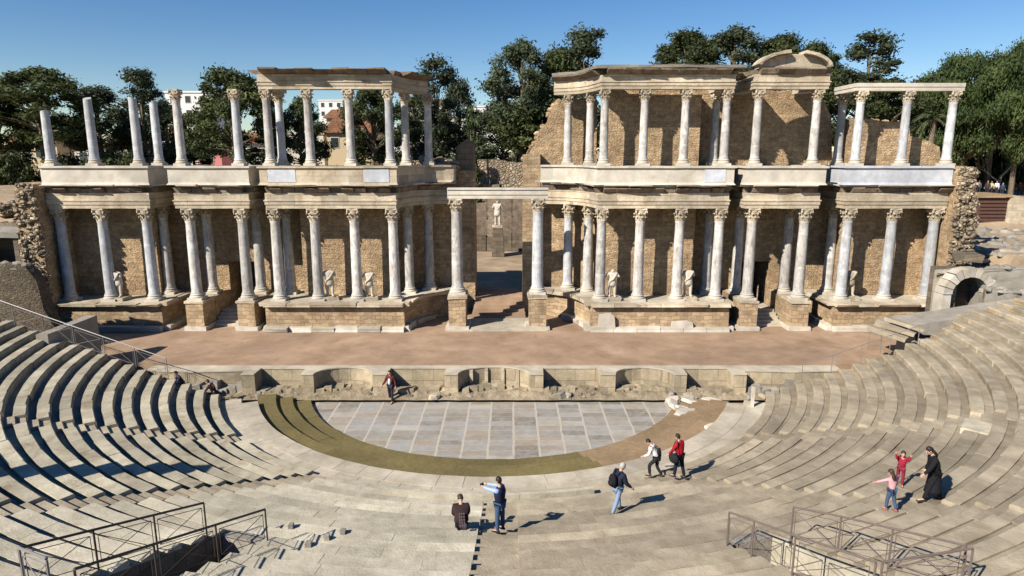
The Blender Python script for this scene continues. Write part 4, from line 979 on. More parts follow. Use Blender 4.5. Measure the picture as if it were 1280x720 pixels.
# two visitors sitting low by the passage
J = figure(1.70, 20, True, arms=((30, 10, 50), (30, 10, 50)), legs=((84, 80), (80, 84))); p = PY(228, 472, 31.6)
person('person in a dark blue coat sitting at the shaded edge of the seats', Vector((p.x, p.y, 1.15)), 130, J, (.016,.018,.035), (.02,.02,.025))
p = PY(268, 484, 31.5); J = figure(1.62, 25, True, arms=((35, 10, 50), (30, 10, 50)), legs=((84, 80), (80, 84)))
person('person in a dark maroon coat bending down beside the low stage wall', Vector((p.x, p.y, .75)), 90, J, (.045,.02,.022), (.02,.02,.025), hmat=HAIRB)
for (x_, z_, lab) in (((P(228, 478, 1.0).x, 31.6), .95, 'stone block under the visitor in the dark blue coat'), ((P(268, 488, .4).x, 31.5), .35, 'stone block under the visitor in the dark maroon coat')):
    mb = MB(); mb.box(x_[0]-.5, x_[0]+.5, x_[1]-.45, x_[1]+.4, -.05, z_+.40, j=.04); tag(mb.build('stone_block', M['paving'], None, False, Vector((x_[0], x_[1], 0))), lab, 'stone')
# visitors on the far bank
FAR = [(1223, 238, (.10,.10,.16), 'visitor in a slate jacket on the far path beside the gate top'), (1234, 236, (.06,.04,.035), 'visitor in a dark brown coat on the far path'),
       (1238, 242, (.42,.36,.16), 'visitor in a straw-yellow coat on the far path'), (1245, 240, (.6,.6,.58), 'visitor in a white jacket on the far path'),
       (1252, 243, (.03,.05,.10), 'visitor in a navy coat on the far path before the lawn'), (1264, 252, (.025,.022,.03), 'visitor in a black coat lower on the far path'),
       (1272, 253, (.13,.03,.04), 'visitor in a dark red coat at the far path by the frame edge'), (1277, 256, (.03,.04,.09), 'visitor in a dark blue coat at the frame edge of the far path')]
for px_, py_, c, lab in FAR:
    y_ = 80.0; p = PY(px_, py_, y_)
    J = figure(rnd.uniform(1.6, 1.76), 0, arms=((5, 10, 15), (-5, 10, 15)), legs=((8, 3), (-8, 3)))
    person(lab, Vector((p.x, y_, ground_z(p.x, y_)-.02)), rnd.uniform(0, 360), J, c, (.03,.03,.04), hmat=rnd.choice((HAIRD, HAIRB)), group='visitors on the far path')
# statues
def statue(label, off, y, z, H, headless=True, mat='marble', lean=0, arms=((0, 10, 20), (10, 12, 60)), x=None):
    x = CX+off if x is None else x; J = figure(H, lean, arms=arms, legs=((6, 4), (-5, 2))); k = J['k']
    t = thing('statue', label, 'statue', (x, y, z), 'statues in the stage front'); t.rotation_euler = (0, 0, RAD(180+rnd.uniform(-15, 15))); t.scale = (1.28, 1.2, 1.0)
    sp = {'pelvis': .165, 'waist': .15, 'chest': .17, 'neck': .08}; ed = [('pelvis', 'waist'), ('waist', 'chest'), ('chest', 'neck')]
    if not headless: sp.update({'headb': .06, 'head': .095}); ed += [('neck', 'headb'), ('headb', 'head')]
    for i in '01':
        sp.update({'sh'+i: .085, 'el'+i: .065, 'hip'+i: .11, 'kn'+i: .08, 'an'+i: .06, 'toe'+i: .05})
        ed += [('chest', 'sh'+i), ('sh'+i, 'el'+i), ('pelvis', 'hip'+i), ('hip'+i, 'kn'+i), ('kn'+i, 'an'+i), ('an'+i, 'toe'+i)]
    n, e = nodes_of(J, sp, ed); n = [(v+Vector((0, 0, .22)), r) for v, r in n]
    kid(skin_mesh(n, e, 'figure', M[mat]), 'figure', t)
    mb = MB(); prof = [(.15, .1), (.17, 0), (.19, -.18), (.15, -.32)]; c = J['pelvis']+Vector((0, 0, .22))
    vs = MB(); vs.lathe(0, 0, [(r*k, zz*k) for r, zz in prof], 18); vs.v = [(xx*(1+.09*math.sin(9*math.atan2(yy, xx)))+c.x, yy*(1+.09*math.sin(9*math.atan2(yy, xx)))*.85+c.y, zz+c.z) for xx, yy, zz in vs.v]
    vs.build('drapery', M[mat], t, True, Vector((0,0,0)))
    mb = MB(); mb.tube([J['sh0']+Vector((0, .1, .25)), J['waist']+Vector((0, .17, .22)), J['hip1']+Vector((.06, .12, .25)), J['kn1']+Vector((.08, .05, .2))], [.045, .055, .06, .035], 8); mb.build('cloak', M[mat], t, True, Vector((0,0,0)))
    mb = MB(); mb.box(-.42, .42, -.36, .36, 0, .22, j=.03); mb.build('plinth', M['lime'], t, False, Vector((0,0,0)))
    return t
statue('leaning headless statue of a muscular figure between the first two bluish columns', -24.9, 42.3, Z0-.05, 1.95, lean=10)
statue('headless standing statue in a short tunic nearer the side door', -11.05-.0, 42.4, Z0-.05, 2.0)
statue('broad headless draped statue beside the corner column of the open pavilion', -8.45, 42.4, Z0-.05, 1.85, arms=((10, 30, 40), (10, 30, 40)))
statue('statue that still has its head, seated-looking, with drapery over its knees', 7.55+.0, 42.3, Z0-.05, 1.9, False, arms=((20, 25, 50), (20, 30, 50)))
statue('headless torso statue on stout legs between the pavilion columns of the walled side', 12.55, 42.4, Z0-.05, 2.0)
statue('slender headless statue in the pavilion next to the white arch', 23.3, 42.5, Z0-.05, 1.95, mat='lime')
statue('pale draped statue far back in the garden framed by the central doorway', 0, 68, 5.3, 2.6, False, mat='marble', x=PY(622, 270, 68).x)
mb = MB(); x_ = PY(622, 270, 68).x; mb.prism_xz([(x_-.6, 2.3), (x_-.5, 5.28), (x_+.5, 5.28), (x_+.7, 2.3)], 67.2, 68.8, .05); tag(mb.build('statue_pedestal', M['darkstone']), 'dark pedestal carrying the pale garden statue', 'pedestal')
# carved slabs leaning on the podium of the walled pavilion
for o, w, h, lab in ((7.1, 1.15, 1.25, 'square pale carved slab leaning against the podium of the walled pavilion'), (12.0, 1.5, .75, 'low broken carved slab against the podium near the pavilion corner')):
    mb = MB(); mb.prism_xz([(CX+o-w/2, ZS), (CX+o+w/2, ZS), (CX+o+w/2-.1, ZS+h*.85), (CX+o+w*.2, ZS+h), (CX+o-w/2+.05, ZS+h*.92)], 41.14, 41.33, .02); tag(mb.build('carved_slab', M['marble']), lab, 'stone slab')
# ================================================================== railings
def railing(label, pts, h=1.0, mat='metal', r=.028, xbr=True, group='metal railings round the stair wells', post_r=.022, name='railing', thin=.009, mid=False):
    t = thing(name, label, 'railing', pts[0], group); up = Vector((0, 0, h)); pts = [Vector(p) for p in pts]
    mb = MB(); mb.tube([p+up for p in pts], r, 7); mb.build('handrail', M[mat], t)
    for p in pts: mb = MB(); mb.tube([p-Vector((0, 0, .15)), p+up-Vector((0, 0, r))], post_r, 6); mb.build('post', M[mat], t)
    for a, b_ in zip(pts, pts[1:]):
        if xbr:
            mb = MB(); d = (b_-a)*.06
            for q0, q1 in ((a+d+up*.12, b_-d+up*.86), (a+d+up*.86, b_-d+up*.12)): mb.tube([q0, q1], thin, 5)
            for q in (a+d, b_-d): mb.tube([q+up*.12, q+up*.86], thin, 5)
            mb.tube([a+d+up*.12, b_-d+up*.12], thin, 5); mb.tube([a+d+up*.86, b_-d+up*.86], thin, 5); mb.build('cross_brace', M[mat], t)
        if mid: mb = MB(); mb.tube([a+up*.5, b_+up*.5], thin*1.6, 5); mb.build('middle_rail', M[mat], t)
    return t
def along(p, q, n): return [Vector(p)+(Vector(q)-Vector(p))*i/n for i in range(n+1)]
gz = lambda x, y: ZR+RISE+(rad(x, y)-R0)*RISE/TR-.1
def g3(x, y): return Vector((x, y, gz(x, y)))
def gp(a, r): return Vector(pol(a, r, ZR+RISE+(r-R0)*RISE/TR-.08))
railing('dark railing on the outer edge of the shaded stair well', along(gp(-18.0, 22.0), gp(-18.3, 26.3), 3), .88)
railing('dark railing on the nearer edge of the shaded stair well, beside the central stair', along(gp(-13.9, 21.7), gp(-14.6, 26.6), 3), .88)
railing('short pale pipe rail closing the top of the shaded stair well', [gp(-18.1, 26.35), gp(-16.2, 26.5)], .92, 'greymetal', .03, True)
railing('brown railing on the inner edge of the sunlit stair well', [gp(15.9, 22.5), gp(15.95, 23.4), gp(16.0, 24.7), gp(16.2, 26.6)], .88, 'brownmetal', .024)
railing('brown railing on the outer edge of the sunlit stair well', [gp(19.5, 23.0), gp(19.95, 24.2), gp(20.1, 25.4), gp(20.3, 26.8)], .88, 'brownmetal', .024)
railing('short brown rail closing the top of the sunlit stair well', [gp(16.4, 26.65), gp(20.2, 26.95)], .88, 'brownmetal', .024)
# long rails at both ends of the seats
def edge_pts(sg, ra, rb, n):
    out = []
    for i in range(n+1):
        r = ra+(rb-ra)*i/n; out.append(gp(sg*((eL(r) if sg < 0 else eR(r))-.5), r))
    return out
railing('long pale braced handrail descending the shaded end of the seats', edge_pts(-1, 17.0, 29.5, 8), 1.05, 'greymetal', .026, True, 'handrails at the ends of the seats', .02)
railing('thin pale handrail at the sunlit end of the seats above the stage', edge_pts(1, 16.2, 22.0, 4), .95, 'greymetal', .022, False, 'handrails at the ends of the seats', .018)
railing('short pale guard rail beside the heaped slabs at the passage', [Vector((19.4, 33.2, 2.6)), Vector((19.3, 34.2, 2.5)), Vector((20.2, 34.6, 2.7))], .8, 'greymetal', .022, False, 'handrails at the ends of the seats', .018)
# thin post by the ring path, and dark sockets
p = P(940, 508, ZR); mb = MB(); mb.box(p.x-.07, p.x+.07, p.y-.06, p.y+.06, ZR-.02, ZR+1.0, j=.01)
tag(mb.build('stone_post', M['marble'], None, False, p), 'slender pale stone post on the ring path near the broken marble', 'post')
mb = MB(); mb.box(-18.7, -17.9, 14.5, 15.2, 4.2, 8.9, j=.03); tag(mb.build('shadow_pier', M['ashlar'], None, False, Vector((-18.3, 14.8, 5))), 'unseen pier added to throw a long shadow over the shaded seats', 'pier')  # out-of-view pier, added only to cast the shadow band on the seats
# green tufts growing at the balustrade and in seat joints
def tuft(px_, py_, n, w, lab):
    mb = MB(); p = seat(px_, py_)
    for i in range(n):
        c = p+Vector((rnd.uniform(-w, w), rnd.uniform(-.06, .06), -.02)); a = rnd.uniform(0, 6.28); L = rnd.uniform(.06, .15); mb.tint = rnd.random()
        d = Vector((math.cos(a), math.sin(a), 0)); q = Vector((-d.y, d.x, 0))*.02
        mb.add([c-q, c+q, c+d*.05+Vector((0, 0, L))], [(0, 1, 2)])
    return tag(mb.build('grass_tuft', M['grass'], None, False, p), lab, 'grass', None, 'stuff')
# slab set on the seats, then stubs standing for small dark shadows
for px_, py_, s, lab in ((1218, 533, 1.1, 'square pale slab lying on the rows at the sunlit end'),):
    p = seat(px_, py_); a = math.degrees(math.atan2(p.x-CX, CY-p.y)); r = rad(p.x, p.y); mb = MB()
    h = math.degrees(s/r/2); vs = []
    ring_blocks(mb, r-.35, r+.5, seat_z(p.x, p.y)-.2, seat_z(p.x, p.y)+.05, a-h, a+h, 5, .0, .02, .02, 0); tag(mb.build('pale_slab', M['seatP'], None, False, p), lab, 'stone slab')
for i, (px_, py_) in enumerate(((364, 660), (429, 667), (386, 683), (409, 674))):
    p = seat(px_, py_); z = seat_z(p.x, p.y); mb = MB(); mb.tint = .85; mb.box(p.x-.07, p.x+.07, p.y-.07, p.y+.07, z-.02, z+.13, j=.012)
    tag(mb.build('shadow_stub', M['concrete'], None, False, Vector((p.x, p.y, z))), 'small upright stub standing for a shadow beside the mouth of the shaded stair well', 'stone', 'shadow stubs by the shaded stair well')

# ================================================================== trees
def crown_mesh(kind, seed, matk):
    q = random.Random(seed); mb = MB(); clumps = []
    if kind == 'broad':                       # airy, clumpy, tall; unit: about 8 m tall crown, origin at its foot
        for i in range(60):
            h = q.random()**.8; ang = q.uniform(0, 6.28); env = 3.6*math.sin(math.pi*min(1, .16+.84*h)**.9)**.8+.3
            rr = env*math.sqrt(q.uniform(.25, 1.0)); clumps.append((Vector((rr*math.cos(ang), rr*math.sin(ang), h*8+q.uniform(-.4, .4))), q.uniform(.65, 1.35)))
        per, ls = 330, .31
    elif kind == 'tall':
        for i in range(58):
            h = q.random()**1.15; ang = q.uniform(0, 6.28); env = 2.9*(1-h)**.55+.35
            rr = env*q.uniform(.35, 1.05); clumps.append((Vector((rr*math.cos(ang), rr*math.sin(ang), h*11)), q.uniform(.5, 1.15)))
        per, ls = 300, .29
    elif kind == 'pine':
        for i in range(120):
            ang = q.uniform(0, 6.28); rr = 6.2*math.sqrt(q.random()); h = 5.0*math.sqrt(max(0, 1-(rr/6.6)**2))*(q.uniform(-.15, 1.0) if i % 3 else q.uniform(.8, 1))
            clumps.append((Vector((rr*math.cos(ang), rr*math.sin(ang), h)), q.uniform(.8, 1.35)))
        per, ls = 430, .22
    elif kind == 'cypress':
        for i in range(34):
            h = q.random(); ang = q.uniform(0, 6.28); env = .95*(math.sin(math.pi*min(1, h*.9+.12)))**.7
            clumps.append((Vector((env*.6*math.cos(ang), env*.6*math.sin(ang), h*8)), q.uniform(.35, .6)))
        per, ls = 110, .34
    else:                                     # shrub
        for i in range(22):
            ang = q.uniform(0, 6.28); rr = 2.2*math.sqrt(q.random()); h = 1.9*q.random()*math.sqrt(max(0, 1-(rr/2.6)**2))
            clumps.append((Vector((rr*math.cos(ang), rr*math.sin(ang), h)), q.uniform(.5, .9)))
        per, ls = 200, .27
    for c, r in clumps:
        base = q.uniform(.1, .75)
        for i in range(per):
            d = Vector((q.gauss(0, 1), q.gauss(0, 1), q.gauss(0, 1))); d.normalize(); v = c+Vector((d.x, d.y, d.z*(.5 if kind == 'pine' else .72)))*r*min(1.3, abs(q.gauss(.62, .34)))
            n = (d+Vector((q.gauss(0, .7), q.gauss(0, .7), q.gauss(0, .7)))).normalized(); u = n.orthogonal().normalized(); w = n.cross(u); s = ls*q.uniform(.55, 1.2)*.5
            a = q.uniform(0, 6.28); u, w = u*math.cos(a)+w*math.sin(a), w*math.cos(a)-u*math.sin(a)
            mb.tint = max(0, min(1, base+q.uniform(-.15, .25)))
            mb.add([v-u*s*1.3, v+w*s*.6, v+u*s*1.3, v-w*s*.6], [(0, 1, 2, 3)])
    me = bpy.data.meshes.new('crown'); me.from_pydata(mb.v, [], mb.f); at = me.attributes.new('tint', 'FLOAT', 'FACE'); at.data.foreach_set('value', mb.t)
    me.materials.append(M[matk]); tm = MB(); tm.tint = 1
    big = {'broad': 8, 'tall': 11, 'pine': 4, 'cypress': 7, 'shrub': 1.2}[kind]
    if kind == 'pine': tm.tube([(0, 0, -8), (.15, .1, -4), (0, 0, 0), (.2, 0, 2)], [.42, .36, .30, .15], 8)
    else: tm.tube([(0, 0, -7 if kind in ('broad', 'tall') else -1), (.1, .05, -2 if kind in ('broad', 'tall') else -.4), (0, .1, big*.3), (.1, 0, big*.8)], [.34, .28, .2, .05] if kind not in ('shrub', 'cypress') else [.12, .1, .08, .03], 7)
    for c, r in clumps[::2]:
        z0 = max(0.0, min(c.z*.45, big*.5)) if kind != 'pine' else -1.0+rnd.random()
        tm.tube([(0, .03, z0), (c.x*.45, c.y*.45, z0+(c.z-z0)*.6), c], [.12, .075, .025], 5)
    m2 = bpy.data.meshes.new('trunk'); m2.from_pydata(tm.v, [], tm.f); m2.materials.append(M['bark']); return me, m2
CR = {k: [crown_mesh(kk, s, mk) for s in seeds] for k, kk, mk, seeds in (
    ('broad', 'broad', 'leafdark', (1, 2, 3)), ('broadgrey', 'broad', 'leafgrey', (4, 5)), ('tall', 'tall', 'leafgrey', (6, 7)), ('talldark', 'tall', 'leafdark', (8, 9)),
    ('pine', 'pine', 'leafpine', (10, 11)), ('cypress', 'cypress', 'leafdark', (12,)), ('shrub', 'shrub', 'leafdark', (13, 14)), ('shrubgrey', 'shrub', 'leafgrey', (15,)))}
def tree(kind, px_, ptop, depth, wpx, lab, name='tree', group=None, zb=None, low=None):
    """px_/ptop: where the crown's top stands; wpx its width; low: where the crown begins"""
    top = PY(px_, ptop, depth); k = depth*.98/F; zg = ground_z(top.x, depth) if zb is None else zb
    wid = wpx*k; cw, chh = {'broad': (7.6, 8.6), 'broadgrey': (7.6, 8.6), 'tall': (6.4, 11.4), 'talldark': (6.4, 11.4), 'pine': (13.2, 5.6), 'cypress': (2.0, 8.3), 'shrub': (5.2, 2.3), 'shrubgrey': (5.2, 2.3)}[kind]
    zl = PY(px_, low, depth).z if low else zg+1.2
    if kind in ('shrub', 'shrubgrey', 'cypress'): zl = zg+.1
    hh = top.z-zl; sx = wid/cw; sz = hh/chh
    t = thing(name, lab, 'tree' if 'shrub' not in kind else 'shrub', (top.x, depth, zg), group)
    cm, tm = rnd.choice(CR[kind]); rz = rnd.uniform(0, 6.28)
    place(cm, 'crown', t, (top.x, depth, zl), rz, (sx, sx, sz)); o = place(tm, 'trunk', t, (top.x, depth, zl), rz, (sx*.9, sx*.9, sz)); 
    if kind in ('broad', 'broadgrey', 'tall', 'talldark', 'pine'):
        need = (zl-zg+.3)/(7.0 if kind != 'pine' else 8.0)
        if need > sz: # long bare bole: a separate stretch of trunk
            mb = MB(); mb.tube([(top.x, depth, zg-.3), (top.x+.1, depth, zl)], [.36, .30], 8); mb.build('bole', M['bark'], t)
    return t
TREES = [
 ('broad', 42, 82, 72, 136, 'wide dark tree behind the first broken column at the shaded end', 178),
 ('broad', -14, 100, 74, 100, 'dark tree cut by the frame edge at the shaded end', 190),
 ('broadgrey', 116, 108, 82, 104, 'grey-green tree between the first two broken columns', 190),
 ('tall', 172, 86, 80, 78, 'pointed feathery tree behind the third broken column', 205),
 ('broadgrey', 205, 126, 90, 56, 'small light tree before the white building', 200),
 ('broad', 236, 140, 88, 56, 'small dark tree partly hiding the white tower', 205),
 ('broad', 286, 86, 78, 110, 'dense dark tree behind the column with a capital next to the open pavilion', 195),
 ('talldark', 333, 112, 84, 62, 'dark tree showing through the corner columns of the open pavilion', 206),
 ('broad', 372, 120, 82, 66, 'dark tree behind the second column pair of the open pavilion', 206),
 ('broad', 464, 104, 76, 78, 'dark bushy tree between the third and fourth columns of the open pavilion', 206),
 ('tall', 545, 70, 80, 80, 'ragged tree rising beside the open pavilion roof', 206),
 ('talldark', 516, 112, 84, 70, 'shadowy tree behind the last columns of the open pavilion', 206),
 ('broadgrey', 572, 100, 86, 60, 'slim grey-green tree beside the cypress', 206),
 ('broadgrey', 652, 52, 78, 92, 'tall loose tree with sky gaps over the central doorway', 150),
 ('tall', 735, 33, 77, 100, 'tallest tree, dark and ragged, touching the walled pavilion', 185),
 ('broad', 700, 58, 80, 100, 'dark round-headed tree between the two tallest ones', 190),
 ('broadgrey', 628, 128, 82, 90, 'blue-green low tree above the garden wall', 206),
 ('broad', 676, 104, 79, 120, 'dark full-bodied tree in front of the tallest ones', 206),
 ('broad', 862, 38, 82, 100, 'round-topped tree rising above the walled pavilion cornice', 125),
 ('broadgrey', 920, 36, 84, 110, 'loose wide tree between the round-topped one and the curved pediment', 125),
 ('broad', 976, 44, 83, 84, 'dark tree just before the curved pediment', 130),
 ('broad', 1024, 54, 84, 80, 'dark tree right behind the curved pediment', 140),
 ('tall', 1092, 38, 78, 96, 'feathery tree above the plain stone beam', 170),
 ('broad', 1058, 88, 80, 90, 'dark tree between the pediment and the stone beam', 185),
 ('broad', 1112, 98, 74, 100, 'dark bushy tree seen between the columns under the stone beam', 185),
 ('broad', 1160, 98, 86, 90, 'dark tree behind the palm', 190),
 ('broad', 1140, 122, 90, 80, 'low dark tree at the back of the palm', 195),
 ('broad', 1192, 128, 104, 70, 'dark leafy tree in the shade beside the yellow kiosk', 205),
 ('broad', 1232, 124, 106, 80, 'dark leafy tree in the shade behind the bare tree', 205),
 ('broadgrey', 1275, 126, 102, 80, 'grey-green tree in the shade near the frame edge', 205),
]
for k, px_, pt_, d, w, lab, low in TREES: tree(k, px_, pt_, d, w, lab, 'tree', None, None, low)
tree('pine', 1222, 56, 82, 150, 'broad umbrella pine with a dense green crown at the sunlit end', 'pine_tree', None, None, 184)
tree('pine', 1292, 40, 78, 130, 'umbrella pine cut by the frame edge', 'pine_tree', None, None, 178)
tree('pine', 1250, 100, 90, 150, 'shaded umbrella pine behind the bare tree', 'pine_tree', None, None, 172)
tree('cypress', 588, 132, 74, 24, 'narrow dark cypress by the central doorway', 'cypress_tree')
SHR = [('shrub', 20, 185, 70, 70), ('shrub', 90, 182, 70, 80), ('shrub', 150, 180, 72, 66), ('shrub', 335, 190, 76, 60), ('shrub', 400, 192, 76, 70), ('shrub', 450, 190, 76, 66), ('shrub', 500, 186, 76, 66),
       ('shrub', 545, 182, 76, 60), ('shrubgrey', 610, 178, 80, 56), ('shrubgrey', 650, 182, 80, 64), ('shrub', 1210, 160, 94, 60), ('shrub', 1250, 152, 96, 70), ('shrubgrey', 1285, 158, 92, 60), ('shrub', 1180, 165, 90, 56), ('shrub', 1204, 172, 104, 50), ('shrub', 1232, 166, 106, 56), ('shrub', 1262, 170, 104, 50), ('shrub', 1288, 165, 107, 56)]
for k, px_, pt_, d, w in SHR: tree(k, px_, pt_, d, w, 'dark evergreen shrub filling the ground behind the ruined stage front', 'shrub', 'evergreen shrubs behind the ruins')
# palm
pc = PY(1166, 150, 68); zg = ground_z(pc.x, 68); t = thing('palm_tree', 'small palm with arching fronds behind the columns under the stone beam', 'palm', (pc.x, 68, zg))
mb = MB(); mb.tube([(pc.x, 68, zg-.2), (pc.x+.1, 68, pc.z)], [.32, .26], 9); mb.build('trunk', M['bark'], t)
mb = MB()
for i in range(30):
    a = rnd.uniform(0, 6.28); el = rnd.uniform(-.2, 1.2); L = rnd.uniform(1.7, 2.4); d = Vector((math.cos(a), math.sin(a), 0)); sdv = Vector((-d.y, d.x, 0)); prev = None
    for s in range(11):
        u = s/10; c = Vector((pc.x, 68, pc.z))+d*(L*u*math.cos(el*(1-u*.4)))+Vector((0, 0, L*(math.sin(el)*u-.75*u*u)))
        if s:
            mb.tint = rnd.uniform(.2, 1)
            for q in (-1, 1): mb.add([prev, c, c+sdv*q*.42*(1-u*.6)+Vector((0, 0, -.18))+d*.15], [(0, 1, 2)])
        prev = c
mb.build('crown', M['leafpalm'], t)
# bare tree
pc = PY(1252, 196, 84); zg = ground_z(pc.x, 84); t = thing('bare_tree', 'leafless pale tree with forked branches on the far lawn', 'tree', (pc.x, 84, zg)); mb = MB()
b0 = Vector((pc.x, 84, zg-.2)); mb.tube([b0, b0+Vector((.1, 0, 1.4)), b0+Vector((.3, 0, 2.6))], [.26, .2, .16], 7); mb.build('trunk', M['palebark'], t)
def branch(p, d, L, r, n, mb):
    q = p+d*L; mb.tube([p, (p+q)/2+Vector((rnd.uniform(-.1, .1),)*3), q], [r, r*.8, r*.55], 5)
    if n:
        for k in range(rnd.choice((2, 3))): branch(q, (d+Vector((rnd.uniform(-.8, .8), rnd.uniform(-.5, .5), rnd.uniform(-.1, .6)))).normalized(), L*.72, r*.55, n-1, mb)
mb = MB(); branch(b0+Vector((.3, 0, 2.5)), Vector((.6, 0, .7)).normalized(), 1.9, .14, 3, mb); branch(b0+Vector((.1, 0, 1.8)), Vector((-.8, 0, .55)).normalized(), 1.8, .12, 3, mb); mb.build('branches', M['palebark'], t)
# lawn on the bank
mb = MB()
for i in range(9000):
    x = rnd.uniform(50, 78); y = rnd.uniform(86, 104); z = ground_z(x, y); a = rnd.uniform(0, 6.28); s = .12; mb.tint = rnd.random()
    mb.add([(x-s*math.cos(a), y-s*math.sin(a), z-.05), (x+s*math.cos(a), y+s*math.sin(a), z-.05), (x+rnd.uniform(-.1, .1), y+rnd.uniform(-.1, .1), z+rnd.uniform(.15, .3))], [(0, 1, 2)])
tag(mb.build('grass', M['grass']), 'green lawn on the far bank behind the visitors', 'grass', None, 'stuff')

# ================================================================== buildings far behind
M['white'] = plain('white_plaster', (.62,.61,.58), .9, .05, .4); M['ochre'] = plain('ochre_plaster', (.46,.36,.22), .9, .08, .4); M['cream'] = plain('cream_plaster', (.52,.47,.37), .9, .06, .4)
M['pink'] = plain('pink_plaster', (.50,.20,.18), .9, .06, .4); M['roof'] = stone('clay_roof_tiles', (.26,.12,.07), (.38,.20,.12), 2, .6, .05, brick=(.3, .3, .03, 0)); M['pane'] = plain('window_glass', (.03,.035,.04), .15, .1, 1, .6); M['yellow'] = plain('yellow_paint', (.62,.36,.02), .7, .1)
def house(lab, px0, px1, ptop, depth, wall, roof=None, wins=(2, 1), dep=9, zb=None, name='house', wz=(.35, .8), roofh=1.6, cat='house'):
    a, b_ = PY(px0, ptop, depth), PY(px1, ptop, depth); zt = a.z; zg = ground_z((a.x+b_.x)/2, depth)-.3 if zb is None else zb
    t = thing(name, lab, cat, ((a.x+b_.x)/2, depth, zg)); mb = MB(); mb.box(a.x, b_.x, depth, depth+dep, zg, zt); mb.build('wall', M[wall], t)
    if roof == 'tile':
        mb = MB(); mb.prism_xz([(a.x-.5, zt+.005), (b_.x+.5, zt+.005), (b_.x+.5, zt+.15), ((a.x+b_.x)/2+(b_.x-a.x)*.3, zt+roofh), ((a.x+b_.x)/2-(b_.x-a.x)*.3, zt+roofh), (a.x-.5, zt+.15)], depth-.6, depth+dep+.6); mb.build('roof', M['roof'], t)
    elif roof == 'flat': mb = MB(); mb.box(a.x-.2, b_.x+.2, depth-.2, depth+dep+.2, zt+.003, zt+.35); mb.build('parapet', M[wall], t)
    nx, nz = wins; W_ = b_.x-a.x; H_ = zt-max(zg, zt-3.1*nz-.4)
    for i in range(nx):
        for j in range(nz):
            x = a.x+W_*(i+.5)/nx; z1 = zt-.7-j*3.0; ww = min(.55, W_/nx*.28)
            mb = MB(); mb.box(x-ww-.1, x+ww+.1, depth-.06, depth-.003, z1-1.5, z1+.1); f = mb.build('window', M['cream' if wall != 'cream' else 'white'], t)
            mb = MB(); mb.box(x-ww, x+ww, depth-.085, depth-.062, z1-1.4, z1); mb.build('pane', M['pane'], f)
    return t
house('white tower block showing between trees behind the columns with capitals', 206, 262, 116, 150, 'white', 'flat', (3, 2), 14)
house('red-roofed house with a balcony wall below the white tower', 196, 252, 172, 112, 'cream', 'tile', (3, 1), 9, roofh=1.3)
t = house('pink house with a white arched gable by the column with a capital', 246, 276, 186, 104, 'pink', None, (1, 1), 8)
mb = MB(); q = PY(262, 188, 103.5); mb.prism_xz([(q.x+r_*math.cos(RAD(a)), q.z-.2+r_*math.sin(RAD(a))) for r_, aa in ((1.3, range(0, 181, 15)), (.95, range(180, -1, -15))) for a in aa], 103.6, 103.95); mb.build('arch_moulding', M['white'], t)
house('ochre house with dark windows and a tiled roof inside the open pavilion', 408, 468, 166, 98, 'ochre', 'tile', (3, 1), 9, roofh=2.2)
house('cream house wing beside the ochre house', 352, 404, 168, 102, 'cream', 'flat', (2, 1), 8)
house('brown apartment house with a red roof stepping up behind the ochre house', 408, 450, 148, 128, 'ochre', 'tile', (3, 1), 10)
house('distant white house high on the hill behind the open pavilion', 398, 428, 126, 240, 'white', 'flat', (3, 2), 14)
house('distant pale house on the skyline beside the ragged tree', 512, 560, 130, 230, 'cream', 'tile', (4, 1), 14)
house('white house half hidden by the shadowy tree at the pavilion end', 490, 512, 160, 96, 'white', 'flat', (1, 1), 8)
house('long white house on the skyline left of the tall trees', 592, 632, 134, 200, 'white', 'flat', (4, 1), 14)
house('beige stepped house below the long white house', 562, 600, 152, 150, 'cream', 'flat', (3, 2), 10)
house('low cream garden building behind the broken columns', 10, 70, 178, 96, 'ochre', 'tile', (4, 1), 8)
house('low pale building between the second and third broken columns', 92, 160, 184, 92, 'cream', 'flat', (3, 1), 8)
house('pink and white little house at the edge of the open pavilion', 306, 332, 180, 106, 'white', 'tile', (2, 1), 8)
p = PY(1195, 205, 88); mb = MB(); mb.box(p.x-1.0, p.x+1.0, 88, 89, ground_z(p.x, 88)-.1, PY(1195, 183, 88).z, j=.03)
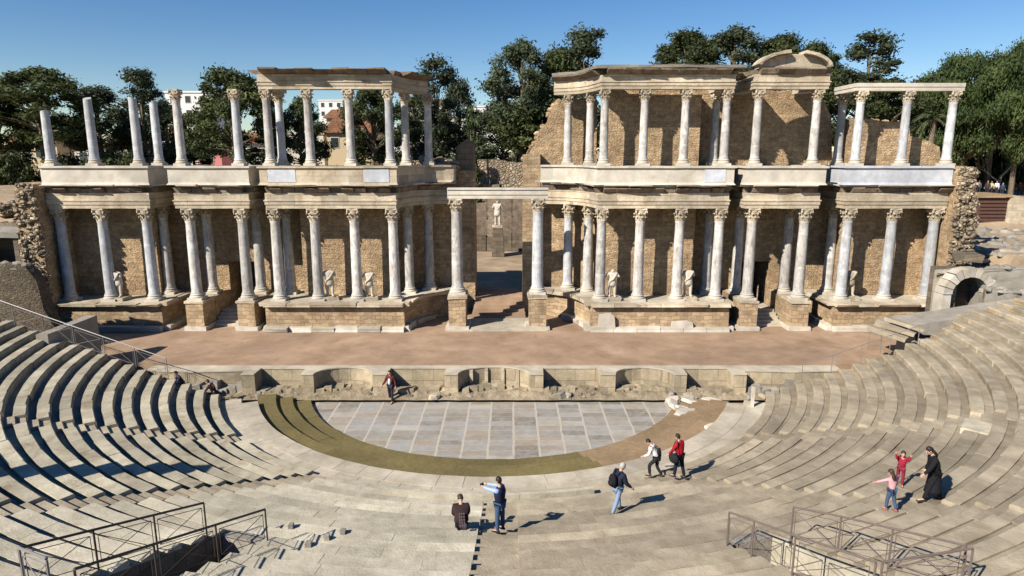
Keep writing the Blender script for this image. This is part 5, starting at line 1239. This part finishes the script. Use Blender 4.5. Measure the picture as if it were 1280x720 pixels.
mb.box(p.x-1.15, p.x+1.15, 87.9, 89.1, PY(1195, 183, 88).z+.01, PY(1195, 181.5, 88).z); tag(mb.build('kiosk', M['yellow'], None, False, Vector((p.x, 88, ground_z(p.x, 88)))), 'small yellow kiosk under the umbrella pine', 'kiosk')

# ================================================================== light, sky, camera
AZ, EL = RAD(42), RAD(36)
ld = Vector((math.cos(AZ)*math.cos(EL), math.sin(AZ)*math.cos(EL), -math.sin(EL)))
sl = bpy.data.lights.new('sun', 'SUN'); sl.energy = 5.0; sl.angle = RAD(.53); sl.color = (1, .945, .86)
so = bpy.data.objects.new('sun', sl); COL.objects.link(so); so.rotation_euler = ld.to_track_quat('-Z', 'Y').to_euler(); so.location = (-40, -40, 60)
w = bpy.data.worlds.new('World'); sc.world = w; w.use_nodes = True; nt = w.node_tree
sky = nt.nodes.new('ShaderNodeTexSky'); sky.sky_type = 'NISHITA'; sky.sun_disc = False; sky.sun_elevation = EL; sky.sun_rotation = math.atan2(-ld.x, -ld.y)
sky.altitude = 500; sky.air_density = 1.0; sky.dust_density = .0; sky.ozone_density = 2.2
hs = nt.nodes.new('ShaderNodeHueSaturation'); hs.inputs['Saturation'].default_value = 1.32; hs.inputs['Hue'].default_value = .508; nt.links.new(sky.outputs[0], hs.inputs['Color']); nt.links.new(hs.outputs[0], nt.nodes['Background'].inputs[0]); nt.nodes['Background'].inputs[1].default_value = .068
cam = bpy.data.cameras.new('camera'); cam.sensor_width = 36; cam.lens = F/1280*36; cam.clip_end = 6000; cam.clip_start = .1
co = bpy.data.objects.new('camera', cam); COL.objects.link(co); co.location = (0, 0, CAMZ); co.rotation_euler = (math.pi/2-TH, 0, 0); sc.camera = co
sc.view_settings.view_transform = 'Standard'; sc.view_settings.look = 'None'; sc.view_settings.exposure = .68; sc.view_settings.gamma = 1; sc.view_settings.use_curve_mapping = False
sc.cycles.use_denoising = True; sc.cycles.max_bounces = 6; sc.cycles.diffuse_bounces = 1; sc.cycles.transmission_bounces = 2
